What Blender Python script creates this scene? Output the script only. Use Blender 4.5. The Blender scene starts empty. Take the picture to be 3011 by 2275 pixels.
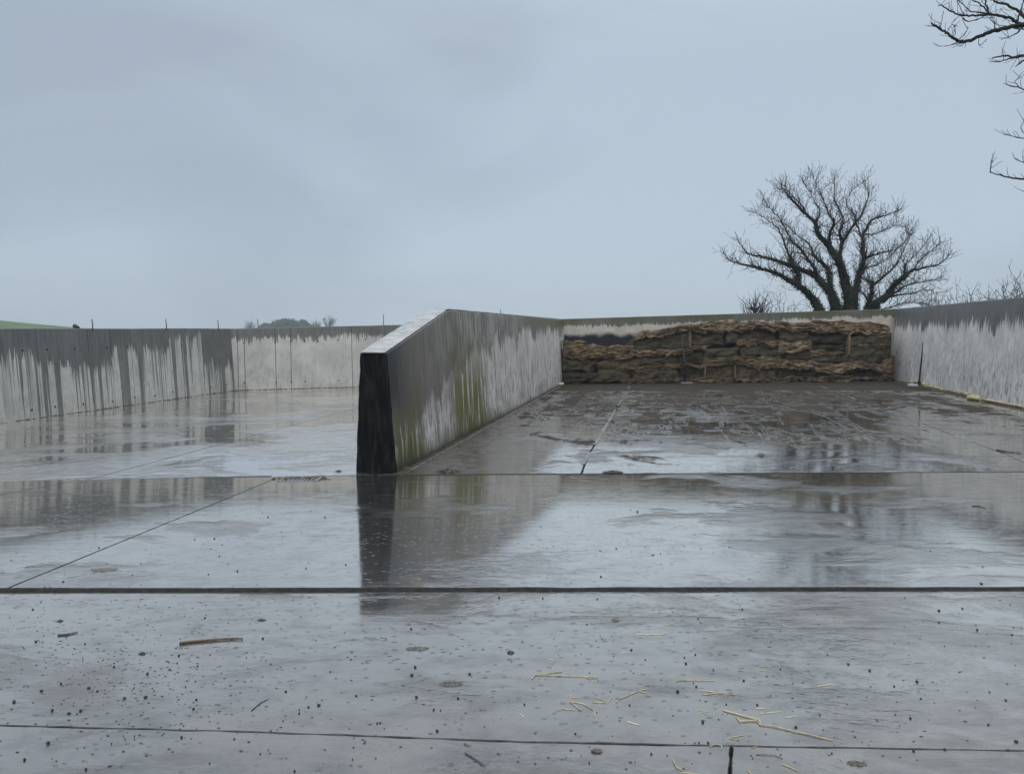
import bpy, math, random
import numpy as np
from mathutils import Vector, noise as mn

R = random.Random(11)
SC = bpy.context.scene
COL = SC.collection

# ------------------------------------------------------------------ camera
PW, PH, F = 3011.0, 2275.0, 2262.0
CX, CY, HOR, EYE = PW / 2, PH / 2, 966.0, 1.85
PITCH = math.atan((CY - HOR) / F)
cam_d = bpy.data.cameras.new('camera')
cam_d.sensor_fit = 'HORIZONTAL'; cam_d.sensor_width = 36.0; cam_d.lens = 36.0 * F / PW
cam_d.clip_start = 0.05; cam_d.clip_end = 3000
cam = bpy.data.objects.new('camera', cam_d); COL.objects.link(cam)
cam.location = (0, 0, EYE); cam.rotation_euler = (math.pi / 2 - PITCH, 0, 0)
SC.camera = cam

# ------------------------------------------------------------------ world: thick overcast over a Nishita sky
SUN_EL, SUN_AZ = math.radians(46), math.radians(188)      # azimuth clockwise from +Y: behind the camera
world = bpy.data.worlds.new('World'); SC.world = world; world.use_nodes = True
wt = world.node_tree; wt.nodes.clear()
def wn(t, **k):
    n = wt.nodes.new(t)
    for a, b in k.items(): setattr(n, a, b)
    return n
w_out = wn('ShaderNodeOutputWorld'); w_bg = wn('ShaderNodeBackground'); w_bg.inputs['Strength'].default_value = 0.1
w_sky = wn('ShaderNodeTexSky', sky_type='NISHITA', sun_disc=False)
w_sky.sun_elevation = SUN_EL; w_sky.sun_rotation = SUN_AZ
w_tc = wn('ShaderNodeTexCoord')
w_map = wn('ShaderNodeMapping'); w_map.inputs['Scale'].default_value = (-1.0, 1.0, 2.1); w_map.inputs['Location'].default_value = (3.1, 0.4, 1.2)
w_no = wn('ShaderNodeTexNoise'); w_no.inputs['Scale'].default_value = 1.9; w_no.inputs['Detail'].default_value = 5; w_no.inputs['Roughness'].default_value = 0.48; w_no.inputs['Distortion'].default_value = 0.5
w_rmp = wn('ShaderNodeValToRGB')
w_rmp.color_ramp.elements[0].position = 0.40; w_rmp.color_ramp.elements[0].color = (0.300, 0.352, 0.425, 1)
w_rmp.color_ramp.elements[1].position = 0.62; w_rmp.color_ramp.elements[1].color = (0.378, 0.445, 0.522, 1)
w_sep = wn('ShaderNodeSeparateXYZ')
w_up = wn('ShaderNodeMapRange', interpolation_type='SMOOTHSTEP')       # overcast skies grow brighter towards the zenith
for i, v in enumerate((0.0, 1.0, 9.6, 31.0)): w_up.inputs[i + 1].default_value = v
w_up.inputs[1].default_value = 0.30
w_mul = wn('ShaderNodeVectorMath', operation='SCALE')
w_gry = wn('ShaderNodeMix', data_type='RGBA'); w_gry.inputs[7].default_value = (0.46, 0.48, 0.50, 1)   # and greyer
w_gf = wn('ShaderNodeMapRange', interpolation_type='SMOOTHSTEP'); w_gf.inputs[1].default_value = 0.30; w_gf.inputs[4].default_value = 0.8
w_mix = wn('ShaderNodeMix', data_type='RGBA'); w_mix.inputs[0].default_value = 0.94
L = wt.links.new
L(w_tc.outputs['Generated'], w_map.inputs['Vector']); L(w_map.outputs['Vector'], w_no.inputs['Vector'])
L(w_no.outputs['Fac'], w_rmp.inputs['Fac']); L(w_tc.outputs['Generated'], w_sep.inputs[0]); L(w_sep.outputs['Z'], w_up.inputs[0])
L(w_sep.outputs['Z'], w_gf.inputs[0]); L(w_gf.outputs[0], w_gry.inputs[0]); L(w_rmp.outputs['Color'], w_gry.inputs[6]); L(w_gry.outputs[2], w_mul.inputs[0]); L(w_up.outputs[0], w_mul.inputs['Scale'])
L(w_sky.outputs['Color'], w_mix.inputs[6]); L(w_mul.outputs[0], w_mix.inputs[7])
L(w_mix.outputs[2], w_bg.inputs['Color']); L(w_bg.outputs[0], w_out.inputs['Surface'])

sun_d = bpy.data.lights.new('sun', 'SUN'); sun_d.energy = 1.5; sun_d.angle = math.radians(40); sun_d.color = (1.0, 0.97, 0.93)
sun = bpy.data.objects.new('sun', sun_d); COL.objects.link(sun); sun.location = (10, -20, 40)
sd = Vector((math.sin(SUN_AZ) * math.cos(SUN_EL), math.cos(SUN_AZ) * math.cos(SUN_EL), math.sin(SUN_EL)))
sun.rotation_euler = sd.to_track_quat('Z', 'Y').to_euler()

vs = SC.view_settings
vs.view_transform = 'Standard'; vs.look = 'None'; vs.exposure = 0.42; vs.gamma = 1.0; vs.use_curve_mapping = False
SC.cycles.use_denoising = True
SC.cycles.max_bounces = 8; SC.cycles.volume_bounces = 1
SC.cycles.caustics_reflective = False; SC.cycles.caustics_refractive = False

# ------------------------------------------------------------------ helpers: photo geometry
CP, SP = math.cos(PITCH), math.sin(PITCH)
def ray(px, py):
    x, y = (px - CX) / F, -(py - CY) / F
    return Vector((x, CP + y * SP, -SP + y * CP))
def on_plane_z(px, py, z=0.0):
    d = ray(px, py); t = (z - EYE) / d.z
    return Vector((d.x * t, d.y * t, z))
def at_depth(px, py, Y):
    d = ray(px, py); t = Y / d.y
    return Vector((d.x * t, Y, EYE + d.z * t))
def project(p):
    x, y, z = p[0], p[1], p[2] - EYE
    f = y * CP - z * SP; u = y * SP + z * CP
    return CX + F * x / f, CY - F * u / f
_d0, _d1 = on_plane_z(1165, 1395), on_plane_z(3011, 1386)
DK = (_d1.y - _d0.y) / (_d1.x - _d0.x)
FALL = math.tan(math.radians(3.2))                 # the apron falls towards the drain line
def ydrain(x): return _d0.y + DK * (x - _d0.x)
def yline_left(x):                                 # front edge of the left bay leaves the drain line
    a, b = on_plane_z(0, 1420), on_plane_z(880, 1401)
    return a.y + (b.y - a.y) / (b.x - a.x) * (x - a.x)
def yfront(x): return min(ydrain(x), yline_left(x))
J1LINE = None                                      # the near slabs, this side of the thick joint, fall a little more steeply
EXTRA = math.tan(math.radians(4.6)) - FALL
def near_rise(x, y): return EXTRA * max(0.0, J1LINE[0] + J1LINE[1] * x - y) if J1LINE else 0.0
def g(x, y):
    return FALL * max(0.0, ydrain(x) - y) + near_rise(x, y) if y < yfront(x) else 0.0
def gpt(px, py, lift=0.0):
    z = 0.0
    for _ in range(25):
        p = on_plane_z(px, py, z); z = g(p.x, p.y)
    return Vector((p.x, p.y, z + lift))

# ------------------------------------------------------------------ helpers: objects
def link(o, parent=None):
    COL.objects.link(o)
    if parent is not None: o.parent = parent
    return o
def empty(name, loc=(0, 0, 0), parent=None):
    o = bpy.data.objects.new(name, None); o.location = loc; o.empty_display_size = 0.2
    return link(o, parent)
def tag(o, label=None, cat=None, group=None, kind=None):
    if label: o['label'] = label
    if cat: o['category'] = cat
    if group: o['group'] = group
    if kind: o['kind'] = kind
    return o
class MB:
    def __init__(s): s.v = []; s.f = []; s.uv = []; s.h = []; s.smooth = False
    def vert(s, p, uv=None, h=0.0):
        s.v.append((p[0], p[1], p[2])); s.uv.append(uv or (0, 0)); s.h.append(h); return len(s.v) - 1
    def face(s, *i): s.f.append(tuple(i))
    def box(s, c, sx, sy, sz, ang=0.0):
        ca, sa = math.cos(ang), math.sin(ang); b = len(s.v)
        for dz in (-1, 1):
            for dx, dy in ((-1, -1), (1, -1), (1, 1), (-1, 1)):
                x, y = dx * sx / 2, dy * sy / 2
                s.vert((c[0] + x * ca - y * sa, c[1] + x * sa + y * ca, c[2] + dz * sz / 2))
        for q in ((3, 2, 1, 0), (4, 5, 6, 7), (0, 1, 5, 4), (1, 2, 6, 5), (2, 3, 7, 6), (3, 0, 4, 7)): s.face(*[b + i for i in q])
    def tube(s, pts, rad, n=5, cap=True):
        pts = [Vector(p) for p in pts]
        if len(pts) < 2: return
        rings = []
        ref = None
        for i, p in enumerate(pts):
            d = (pts[min(i + 1, len(pts) - 1)] - pts[max(i - 1, 0)])
            if d.length < 1e-9: d = Vector((0, 0, 1))
            d.normalize()
            if ref is None: ref = d.orthogonal().normalized()
            ref = ref - d * ref.dot(d)
            ref = d.orthogonal().normalized() if ref.length < 1e-5 else ref.normalized()
            bi = d.cross(ref); r = rad[i] if hasattr(rad, '__len__') else rad
            rings.append([s.vert(p + (ref * math.cos(2 * math.pi * k / n) + bi * math.sin(2 * math.pi * k / n)) * r) for k in range(n)])
        for a, b in zip(rings, rings[1:]):
            for k in range(n): s.face(a[k], a[(k + 1) % n], b[(k + 1) % n], b[k])
        if cap: s.face(*rings[0][::-1]); s.face(*rings[-1])
    def build(s, name, mat, parent=None, loc=(0, 0, 0), smooth=False):
        me = bpy.data.meshes.new(name)
        lo = Vector(loc)
        me.from_pydata([(x - lo.x, y - lo.y, z - lo.z) for x, y, z in s.v], [], s.f)
        if any(u != (0, 0) for u in s.uv):
            uvl = me.uv_layers.new(name='uv'); hl = me.uv_layers.new(name='height')
            idx = np.empty(len(me.loops), dtype=np.int64); me.loops.foreach_get('vertex_index', idx)
            U = np.array(s.uv, dtype=np.float32)[idx]; uvl.data.foreach_set('uv', U.ravel())
            Hh = np.zeros((len(idx), 2), dtype=np.float32); Hh[:, 0] = np.array(s.h, dtype=np.float32)[idx]; hl.data.foreach_set('uv', Hh.ravel())
        if mat is not None: me.materials.append(mat)
        if smooth: me.polygons.foreach_set('use_smooth', [True] * len(me.polygons))
        me.update()
        o = bpy.data.objects.new(name, me); o.location = lo
        return link(o, parent)

# ------------------------------------------------------------------ helpers: materials
class Mat:
    def __init__(s, name):
        s.m = bpy.data.materials.new(name); s.m.use_nodes = True; s.nt = s.m.node_tree; s.nt.nodes.clear()
        s.out = s.nt.nodes.new('ShaderNodeOutputMaterial'); s.p = s.nt.nodes.new('ShaderNodeBsdfPrincipled')
        s.nt.links.new(s.p.outputs[0], s.out.inputs['Surface'])
        s._pos = None
    def set(s, sock, v):
        if hasattr(v, 'is_output'): s.nt.links.new(v, sock)
        elif isinstance(v, (tuple, list)):
            if sock.type == 'RGBA' and len(v) == 3: v = (*v, 1)
            sock.default_value = v
        else:
            sock.default_value = v if sock.type in ('VALUE', 'INT') else ((v, v, v, 1) if sock.type == 'RGBA' else (v, v, v))
    def node(s, t, props=None, **ins):
        n = s.nt.nodes.new(t)
        for a, b in (props or {}).items(): setattr(n, a, b)
        for a, b in ins.items(): s.set(n.inputs[a if not a.startswith('i') or not a[1:].isdigit() else int(a[1:])], b)
        return n
    def pos(s):
        if s._pos is None: s._pos = s.node('ShaderNodeNewGeometry').outputs['Position']
        return s._pos
    def objpos(s): return s.node('ShaderNodeTexCoord').outputs['Object']
    def uv(s, name='uv'): return s.node('ShaderNodeUVMap', {'uv_map': name}).outputs[0]
    def sep(s, v):
        n = s.node('ShaderNodeSeparateXYZ', i0=v); return n.outputs[0], n.outputs[1], n.outputs[2]
    def comb(s, x, y, z=0.0): return s.node('ShaderNodeCombineXYZ', i0=x, i1=y, i2=z).outputs[0]
    def sv(s, v, k): return s.node('ShaderNodeVectorMath', {'operation': 'MULTIPLY'}, i0=v, i1=tuple(k)).outputs[0]
    def noise(s, v, scale=1.0, detail=4.0, rough=0.5, dist=0.0):
        return s.node('ShaderNodeTexNoise', None, Vector=v, Scale=scale, Detail=detail, Roughness=rough, Distortion=dist).outputs[0]
    def noise1(s, w, scale=1.0, detail=2.0, rough=0.5):
        return s.node('ShaderNodeTexNoise', {'noise_dimensions': '1D'}, W=w, Scale=scale, Detail=detail, Roughness=rough).outputs[0]
    def voro(s, v, scale, feature='F1', rnd=1.0):
        return s.node('ShaderNodeTexVoronoi', {'feature': feature}, Vector=v, Scale=scale, Randomness=rnd).outputs['Distance']
    def math(s, op, a, b=0.0, c=0.0, clamp=False):
        return s.node('ShaderNodeMath', {'operation': op, 'use_clamp': clamp}, i0=a, i1=b, i2=c).outputs[0]
    def add(s, a, b): return s.math('ADD', a, b)
    def sub(s, a, b): return s.math('SUBTRACT', a, b)
    def mul(s, a, b): return s.math('MULTIPLY', a, b)
    def step(s, v, a, b, c=0.0, d=1.0):
        return s.node('ShaderNodeMapRange', {'interpolation_type': 'SMOOTHSTEP'}, i0=v, i1=a, i2=b, i3=c, i4=d).outputs[0]
    def lin(s, v, a, b, c=0.0, d=1.0):
        return s.node('ShaderNodeMapRange', None, i0=v, i1=a, i2=b, i3=c, i4=d).outputs[0]
    def band(s, v, a, b, soft):
        return s.mul(s.step(v, a - soft, a + soft), s.step(v, b - soft, b + soft, 1.0, 0.0))
    def mix(s, f, a, b):
        n = s.node('ShaderNodeMix', {'data_type': 'RGBA'}); s.set(n.inputs[0], f); s.set(n.inputs[6], a); s.set(n.inputs[7], b); return n.outputs[2]
    def mixf(s, f, a, b):
        n = s.node('ShaderNodeMix', {'data_type': 'FLOAT'}); s.set(n.inputs[0], f); s.set(n.inputs[2], a); s.set(n.inputs[3], b); return n.outputs[0]
    def scalec(s, c, f):
        n = s.node('ShaderNodeVectorMath', {'operation': 'SCALE'}); s.set(n.inputs[0], c); s.set(n.inputs['Scale'], f); return n.outputs[0]
    def bump(s, h, strength=0.3, dist=0.02, normal=None):
        n = s.node('ShaderNodeBump', None, Height=h, Strength=strength, Distance=dist)
        if normal is not None: s.set(n.inputs['Normal'], normal)
        return n.outputs[0]
    def fin(s, col=None, rough=None, normal=None, ior=None, spec=None):
        if col is not None: s.set(s.p.inputs['Base Color'], col)
        if rough is not None: s.set(s.p.inputs['Roughness'], rough)
        if normal is not None: s.set(s.p.inputs['Normal'], normal)
        if ior is not None: s.set(s.p.inputs['IOR'], ior)
        if spec is not None: s.set(s.p.inputs['Specular IOR Level'], spec)
        return s.m

def simple(name, c1, c2, scale=8.0, rough=0.7, bump=0.3, bd=0.01, stretch=(1, 1, 1), spec=0.4):
    m = Mat(name); v = m.sv(m.objpos(), stretch)
    n = m.noise(v, scale, 6, 0.6)
    return m.fin(m.mix(m.step(n, 0.3, 0.7), c1, c2), rough, m.bump(n, bump, bd), spec=spec)

# --- wet concrete floors
def floor_mat(name, tone=1.0, film=0.5, dirt=False, seed=0.0, rmax=0.22, rmin=0.05, wst=0.006, wfi=0.0012, refl=(0.2, 0.9), patch=1.0, warm=0.0, contrast=1.0, tint=(1.0, 0.965, 0.915)):
    m = Mat(name)
    p = m.node('ShaderNodeMapping', None, Vector=m.pos(), Location=(seed, seed * 0.7, 0)).outputs[0]
    x, y, z = m.sep(p)
    wx, wy, wz = m.sep(m.pos())
    flat = m.comb(x, y, 0.0)
    big = m.noise(m.sv(flat, (0.8, 1.0, 1)), 0.33, 4, 0.55, 0.6)
    iso = m.noise(m.sv(flat, (0.75, 1.25, 1)), 1.0 * patch, 6, 0.66, 0.5)
    med = m.noise(m.sv(flat, (0.8, 1.2, 1)), 5.5, 5, 0.72, 0.3)
    grain = m.noise(m.sv(flat, (0.8, 1.15, 1)), 48, 3, 0.75)
    wav = m.noise(m.sv(flat, (1.6, 15, 1)), 1.0, 3, 0.6)
    pits = m.mul(m.step(m.voro(m.sv(flat, (13, 24, 1)), 1.0), 0.05, 0.22, 1.0, 0.0), m.step(big, 0.42, 0.55))
    tonev = m.add(m.mul(iso, 0.35), m.add(m.mul(med, 0.45), m.mul(grain, 0.20)))
    lo, hi = (0.070, 0.069, 0.066), (0.185, 0.182, 0.174)
    col = m.mix(m.step(tonev, 0.36, 0.64), tuple(c * tone for c in lo), tuple(c * tone for c in hi))
    col = m.mix(m.mul(m.step(grain, 0.46, 0.70), 0.5), col, tuple(c * tone * 0.6 for c in lo))
    col = m.mix(m.mul(pits, 0.6), col, (0.022, 0.021, 0.020))
    silt = m.step(m.sub(m.add(m.mul(iso, 0.6), m.mul(med, 0.4)), m.mul(big, 0.5)), 0.22, 0.36)          # tan silt left by the run-off
    col = m.mix(m.mul(silt, 0.30 + warm), col, tuple(c * tone for c in (0.16, 0.135, 0.10)))
    w = m.step(m.add(m.mul(iso, 0.9), m.mul(big, 0.7)), 1.02 - film * 0.5, 1.16 - film * 0.5)          # 1 = standing film, 0 = merely damp
    rough = m.add(m.mixf(w, rmax, rmin), m.mul(m.sub(med, 0.5), 0.16))
    rough = m.math('MAXIMUM', rough, 0.03)
    hgt = m.mul(m.mixf(w, 1.0, 0.25), m.add(m.mul(iso, wst), m.mul(wav, wfi)))
    hgt = m.add(hgt, m.add(m.mul(med, m.mixf(w, 0.0010, 0.00022)), m.mul(grain, m.mixf(w, 0.00035, 0.00003))))
    hgt = m.add(hgt, m.mul(pits, -0.0015))
    skin = m.add(1.0 - 0.50 * contrast, m.mul(m.step(m.add(m.mul(tonev, 0.6), m.mul(iso, 0.4)), 0.36, 0.62), 0.50 * contrast))
    skin = m.mul(skin, m.sub(1.0, m.mul(m.math('MAXIMUM', pits, m.mul(m.step(grain, 0.5, 0.72), 0.45)), 0.5)))
    skin = m.math('MAXIMUM', skin, m.mul(w, m.add(0.72, m.mul(m.step(med, 0.3, 0.6), 0.24))))
    if dirt:
        # silage effluent and trodden crop: dark smears between films of standing water; the strip by the right wall is only damp
        acr = m.sub(wx, m.mul(wy, 0.19))
        m1 = m.noise(m.sv(flat, (0.8, 0.85, 1)), 1.0, 7, 0.72, 1.0)
        trk = m.noise(m.comb(m.mul(acr, 1.5), m.mul(wy, 0.10), 3.0), 1.0, 4, 0.6, 0.6)
        ridge = m.step(m.math('ABSOLUTE', m.sub(trk, 0.5)), 0.004, 0.020, 1.0, 0.0)
        side = m.step(acr, 7.6, 8.6)
        thr = m.add(m.lin(wy, 10.5, 20.0, 0.585, 0.475), m.mul(side, 0.14))
        d = m.step(m.sub(m.add(m.mul(m1, 0.68), m.mul(trk, 0.32)), thr), -0.02, 0.025)
        d = m.math('MAXIMUM', d, m.mul(m.mul(ridge, m.step(m1, 0.42, 0.52)), m.step(wy, 12.0, 13.5)))
        d = m.math('MAXIMUM', d, m.step(m.add(wy, m.mul(m1, 2.6)), 22.8, 24.4))
        edge = m.step(m.sub(wx, m.mul(wy, 0.198)), -1.4, -3.2)            # scum beside the dividing wall
        d = m.math('MAXIMUM', d, m.mul(edge, m.mul(m.step(med, 0.36, 0.6), 0.75)))
        crumb = m.noise(flat, 16, 4, 0.75)
        dcol = m.mix(m.step(crumb, 0.35, 0.7), (0.006, 0.005, 0.004), (0.055, 0.045, 0.034))
        col = m.mix(d, col, dcol)
        hgt = m.add(hgt, m.mul(d, m.mul(crumb, 0.003)))
        skin = m.mul(skin, m.sub(1.0, m.mul(d, 0.94)))
        skin = m.mul(skin, m.sub(1.0, m.mul(side, m.mul(m.step(w, 0.9, 0.1), 0.45))))
        rough = m.mixf(d, rough, 0.45)
    nrm = m.node('ShaderNodeBump', None, Height=hgt, Strength=1.0, Distance=1.0).outputs[0]
    # concrete under a skin of rain water: matte body, and a mirror that strengthens towards grazing angles
    lw = m.node('ShaderNodeLayerWeight', None, Blend=0.5, Normal=nrm).outputs['Facing']
    fac = m.mul(m.lin(lw, 0.42, 0.84, refl[0], refl[1]), skin)
    gl = m.node('ShaderNodeBsdfGlossy', None, Color=tint, Roughness=rough, Normal=nrm)
    mx = m.node('ShaderNodeMixShader', None, i0=fac, i1=m.p.outputs[0], i2=gl.outputs[0])
    m.nt.links.new(mx.outputs[0], m.out.inputs['Surface'])
    return m.fin(col, 0.6, nrm, spec=(m.mixf(d, 0.15, 0.0) if dirt else 0.15))

# --- cast concrete walls with rain soaking down from the top edge
def wall_mat(name, e0, a1, a2, a3, drip=0.0, dry=(0.40, 0.40, 0.385), wetc=(0.115, 0.115, 0.108), mott=0.5, panelvar=0.0, extra=None, seed=0.0, grn=0.0, e0f=None, gr=0.3):
    m = Mat(name)
    u, t, _ = m.sep(m.uv('uv')); h, _, _ = m.sep(m.uv('height'))
    us = m.add(u, seed)
    uw = m.add(us, m.mul(m.noise1(m.add(us, 9.9), 0.9, 2), 1.1))
    uv = m.comb(us, t, 0.0)
    pat = m.noise(m.sv(uv, (1.4, 1.1, 1)), 1.0, 6, 0.6, 0.3)
    vst = m.noise(m.sv(uv, (13, 1.3, 1)), 1.0, 6, 0.65)
    fleck = m.noise(m.sv(uv, (7, 2.6, 1)), 1.3, 6, 0.74, 0.5)
    grain = m.noise(uv, 60, 4, 0.6)
    col = m.mix(m.step(pat, 0.3, 0.7), tuple(c * 0.82 for c in dry), tuple(c * 1.12 for c in dry))
    flk = m.mul(m.step(m.add(m.mul(fleck, 0.75), m.mul(vst, 0.25)), 0.47, 0.60), m.mul(m.step(h, 2.4, 0.3), mott))
    col = m.mix(flk, col, tuple(c * 0.36 for c in dry))
    col = m.mix(m.mul(m.step(grain, 0.5, 0.75), 0.25), col, tuple(c * 0.6 for c in dry))
    n1 = m.noise1(us, 0.75, 2); n2 = m.noise1(m.add(uw, 31.7), 2.6, 3, 0.7); n3 = m.noise1(m.add(uw, 77.3), 7.5, 5, 0.8)
    e = m.add(e0, m.add(m.mul(m.sub(n1, 0.5), 2 * a1), m.add(m.mul(m.sub(n2, 0.5), 2 * a2), m.mul(m.sub(n3, 0.5), 2 * a3))))
    if callable(e0f): e = m.add(e, e0f(m, u))
    if panelvar:
        rnd = m.node('ShaderNodeObjectInfo').outputs['Random']
        e = m.add(e, m.mul(m.sub(rnd, 0.5), panelvar))
    wet = m.step(m.sub(t, e), -0.018, 0.02, 1.0, 0.0)
    if drip:
        k = m.noise1(m.add(uw, 13.1), 4.2, 4, 0.8)
        ln = m.mul(m.step(k, 0.47, 0.62), drip)
        wet = m.math('MAXIMUM', wet, m.mul(m.step(m.sub(t, m.add(e, ln)), -0.05, 0.03, 1.0, 0.0), 0.92))
    grime = m.noise(m.sv(uv, (3.0, 0.9, 1)), 1.0, 6, 0.7, 0.4)
    col = m.mix(m.mul(m.step(grime, 0.50, 0.72), gr), col, tuple(c * 0.35 for c in dry))
    wet = m.math('MAXIMUM', wet, m.step(m.add(h, m.mul(m.sub(grime, 0.5), 0.12)), 0.05, 0.12, 1.0, 0.0))
    wcol = m.mix(m.step(m.add(m.mul(vst, 0.6), m.mul(pat, 0.4)), 0.35, 0.65), tuple(c * 0.75 for c in wetc), tuple(c * 1.25 for c in wetc))
    col = m.mix(wet, col, wcol)
    if grn:
        gm = m.mul(m.step(m.add(t, m.mul(m.sub(vst, 0.5), 0.5)), 0.0, 0.34, 1.0, 0.0), m.step(m.noise1(us, 0.5, 2), 0.32, 0.6))
        col = m.mix(m.mul(gm, grn), col, m.mix(vst, (0.03, 0.035, 0.012), (0.085, 0.085, 0.02)))
    if extra: col, wet = extra(m, col, wet, u, t, h, vst, pat, uv)
    rough = m.mixf(wet, 0.82, 0.42)
    nrm = m.bump(m.add(m.mul(grain, 0.5), m.mul(fleck, 0.5)), 0.18, 0.006)
    return m.fin(col, rough, nrm, spec=m.mixf(wet, 0.25, 0.45))

# ================================================================== SETTING
M_APR = floor_mat('wet_apron_concrete', 0.52, 0.80, seed=0.0, rmax=0.22, rmin=0.085, wst=0.006, wfi=0.0018, refl=(0.25, 0.97), patch=0.9, contrast=0.7)
M_APN = floor_mat('wet_near_concrete', 0.62, 0.62, seed=7.3, rmax=0.26, rmin=0.08, wst=0.005, wfi=0.0022, refl=(0.05, 0.92), patch=1.3, contrast=0.9, tint=(1.0, 0.95, 0.885))
M_LFT = floor_mat('wet_left_bay_concrete', 0.85, 0.64, seed=21.0, rmax=0.22, wst=0.024, wfi=0.0024, refl=(0.42, 1.0), patch=0.8, contrast=0.3, tint=(1.0, 0.98, 0.945))
M_RGT = floor_mat('wet_right_bay_concrete', 0.34, 0.78, dirt=True, seed=3.0, rmax=0.22, wst=0.016, wfi=0.0030, refl=(0.26, 0.92), patch=0.8, contrast=0.9)
M_BED = simple('joint_dirt', (0.02, 0.018, 0.016), (0.05, 0.045, 0.04), 30, 0.75)
M_SEAL = simple('black_rubber_seal', (0.006, 0.006, 0.006), (0.022, 0.020, 0.018), 25, 0.7, 0.6, 0.01, spec=0.15)
M_MORT = simple('pale_joint_mortar', (0.08, 0.08, 0.078), (0.20, 0.20, 0.195), 5, 0.3, 0.5, 0.004)

yard = empty('concrete_yard', (0, 0, 0)); tag(yard, kind='structure')

def inset_poly(poly, gaps):
    n = len(poly); out = []
    area = sum(poly[i][0] * poly[(i + 1) % n][1] - poly[(i + 1) % n][0] * poly[i][1] for i in range(n))
    sgn = 1 if area > 0 else -1
    lines = []
    for i in range(n):
        a, b = Vector(poly[i][:2]), Vector(poly[(i + 1) % n][:2]); d = (b - a).normalized()
        nrm = Vector((-d.y, d.x)) * sgn
        lines.append((a + nrm * gaps[i], d))
    for i in range(n):
        p, d = lines[i - 1]; q, e = lines[i]
        den = d.x * e.y - d.y * e.x
        out.append(q if abs(den) < 1e-5 else p + d * (((q.x - p.x) * e.y - (q.y - p.y) * e.x) / den))
    return out, sgn

def slab(poly, mat, gaps, zf, rough_edge=0.002, dz=0.0, step_near=0.05):
    pts, sgn = inset_poly(poly, gaps)
    ring = []
    n = len(pts)
    for i in range(n):
        a, b = pts[i], pts[(i + 1) % n]; d = b - a; ln = d.length; d = d / ln; nrm = Vector((-d.y, d.x)) * sgn
        t = 0.0
        while t < ln - 0.01:
            q = a + d * t
            near = abs(q.x) < 9 and 1.0 < q.y < 12
            j = rough_edge * (mn.noise(Vector((q.x * 9, q.y * 9, i))) + 0.7 * mn.noise(Vector((q.x * 31, q.y * 31, i + 5))))
            ring.append((q + nrm * (j if t > 0 else 0), nrm))
            t += step_near if near else 0.6
    mb = MB(); lo, mid, top = [], [], []
    for q, nrm in ring:
        z = zf(q.x, q.y) + dz
        lo.append(mb.vert((q.x, q.y, z - 0.14))); mid.append(mb.vert((q.x, q.y, z - 0.003)))
        qi = q + nrm * 0.003; top.append(mb.vert((qi.x, qi.y, zf(qi.x, qi.y) + dz)))
    k = len(ring)
    for i in range(k):
        j = (i + 1) % k
        f1, f2 = (lo[i], lo[j], mid[j], mid[i]), (mid[i], mid[j], top[j], top[i])
        mb.face(*(f1 if sgn > 0 else f1[::-1])); mb.face(*(f2 if sgn > 0 else f2[::-1]))
    from mathutils.geometry import delaunay_2d_cdt
    tv = [Vector((mb.v[i][0], mb.v[i][1])) for i in top]
    ov, oe, of, a1_, a2_, a3_ = delaunay_2d_cdt(tv, [], [list(range(k))] if sgn > 0 else [list(range(k))[::-1]], 1, 1e-6)
    ids = []
    for vi, q in enumerate(ov):
        src = a1_[vi]
        ids.append(top[src[0]] if src else mb.vert((q.x, q.y, zf(q.x, q.y) + dz)))
    for f in of:
        a_, b_, c_ = (ov[i] for i in f[:3]); cw = (b_.x - a_.x) * (c_.y - a_.y) - (b_.y - a_.y) * (c_.x - a_.x) < 0
        mb.face(*[ids[i] for i in (f[::-1] if cw else f)])
    o = mb.build('slab', mat, yard); o.data.materials.append(M_BED)
    o.data.polygons.foreach_set('material_index', [1] * (2 * k) + [0] * (len(mb.f) - 2 * k)); return o

def apron_z(x, y): return FALL * (ydrain(x) - y) + near_rise(x, y)
def flat_z(x, y): return 0.0
def apt(px, py):
    z = 0.0
    for _ in range(25):
        p = on_plane_z(px, py, z); z = apron_z(p.x, p.y)
    return Vector((p.x, p.y))
def extend(a, b, x):                               # point on the line a-b at a given x
    return Vector((x, a.y + (b.y - a.y) * (x - a.x) / (b.x - a.x)))
XL, XR = -16.0, 18.0
# transverse joints of the apron
J1a, J1b = apt(0, 1737), apt(3011, 1733)
_k = (J1b.y - J1a.y) / (J1b.x - J1a.x); J1LINE = (J1a.y - _k * J1a.x, _k)
J3 = [apt(*q) for q in ((0, 2131), (760, 2151), (1500, 2178), (2150, 2192), (3011, 2206))]
J1L, J1R = extend(J1a, J1b, XL), extend(J1a, J1b, XR)
J3L, J3R = extend(J3[0], J3[1], XL), extend(J3[3], J3[4], XR)
crk = J3[3]; crkn = apt(2146, 2275); crk2 = crk + (crkn - crk) * 20
DL = Vector((XL, yline_left(XL))); dk = Vector(on_plane_z(880, 1400)[:2]); DR = Vector((XR, ydrain(XR)))
j5a = dk; j5b = extend(apt(760, 1427), apt(80, 1705), -30.0)
def isect(a, b, c, d):
    r = b - a; s_ = d - c; t = ((c.x - a.x) * s_.y - (c.y - a.y) * s_.x) / (r.x * s_.y - r.y * s_.x); return a + r * t
j5 = isect(apt(760, 1427), apt(80, 1705), J1L, J1R)
j5top = isect(apt(760, 1427), apt(80, 1705), DL, dk)
j6d = isect(Vector(on_plane_z(222, 1419)[:2]), Vector(on_plane_z(722, 1287)[:2]), DL, dk)
j6dir = (Vector(on_plane_z(722, 1287)[:2]) - Vector(on_plane_z(222, 1419)[:2])).normalized()
j6e = isect(j6d, j6d + j6dir, J1L, J1R)
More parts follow.
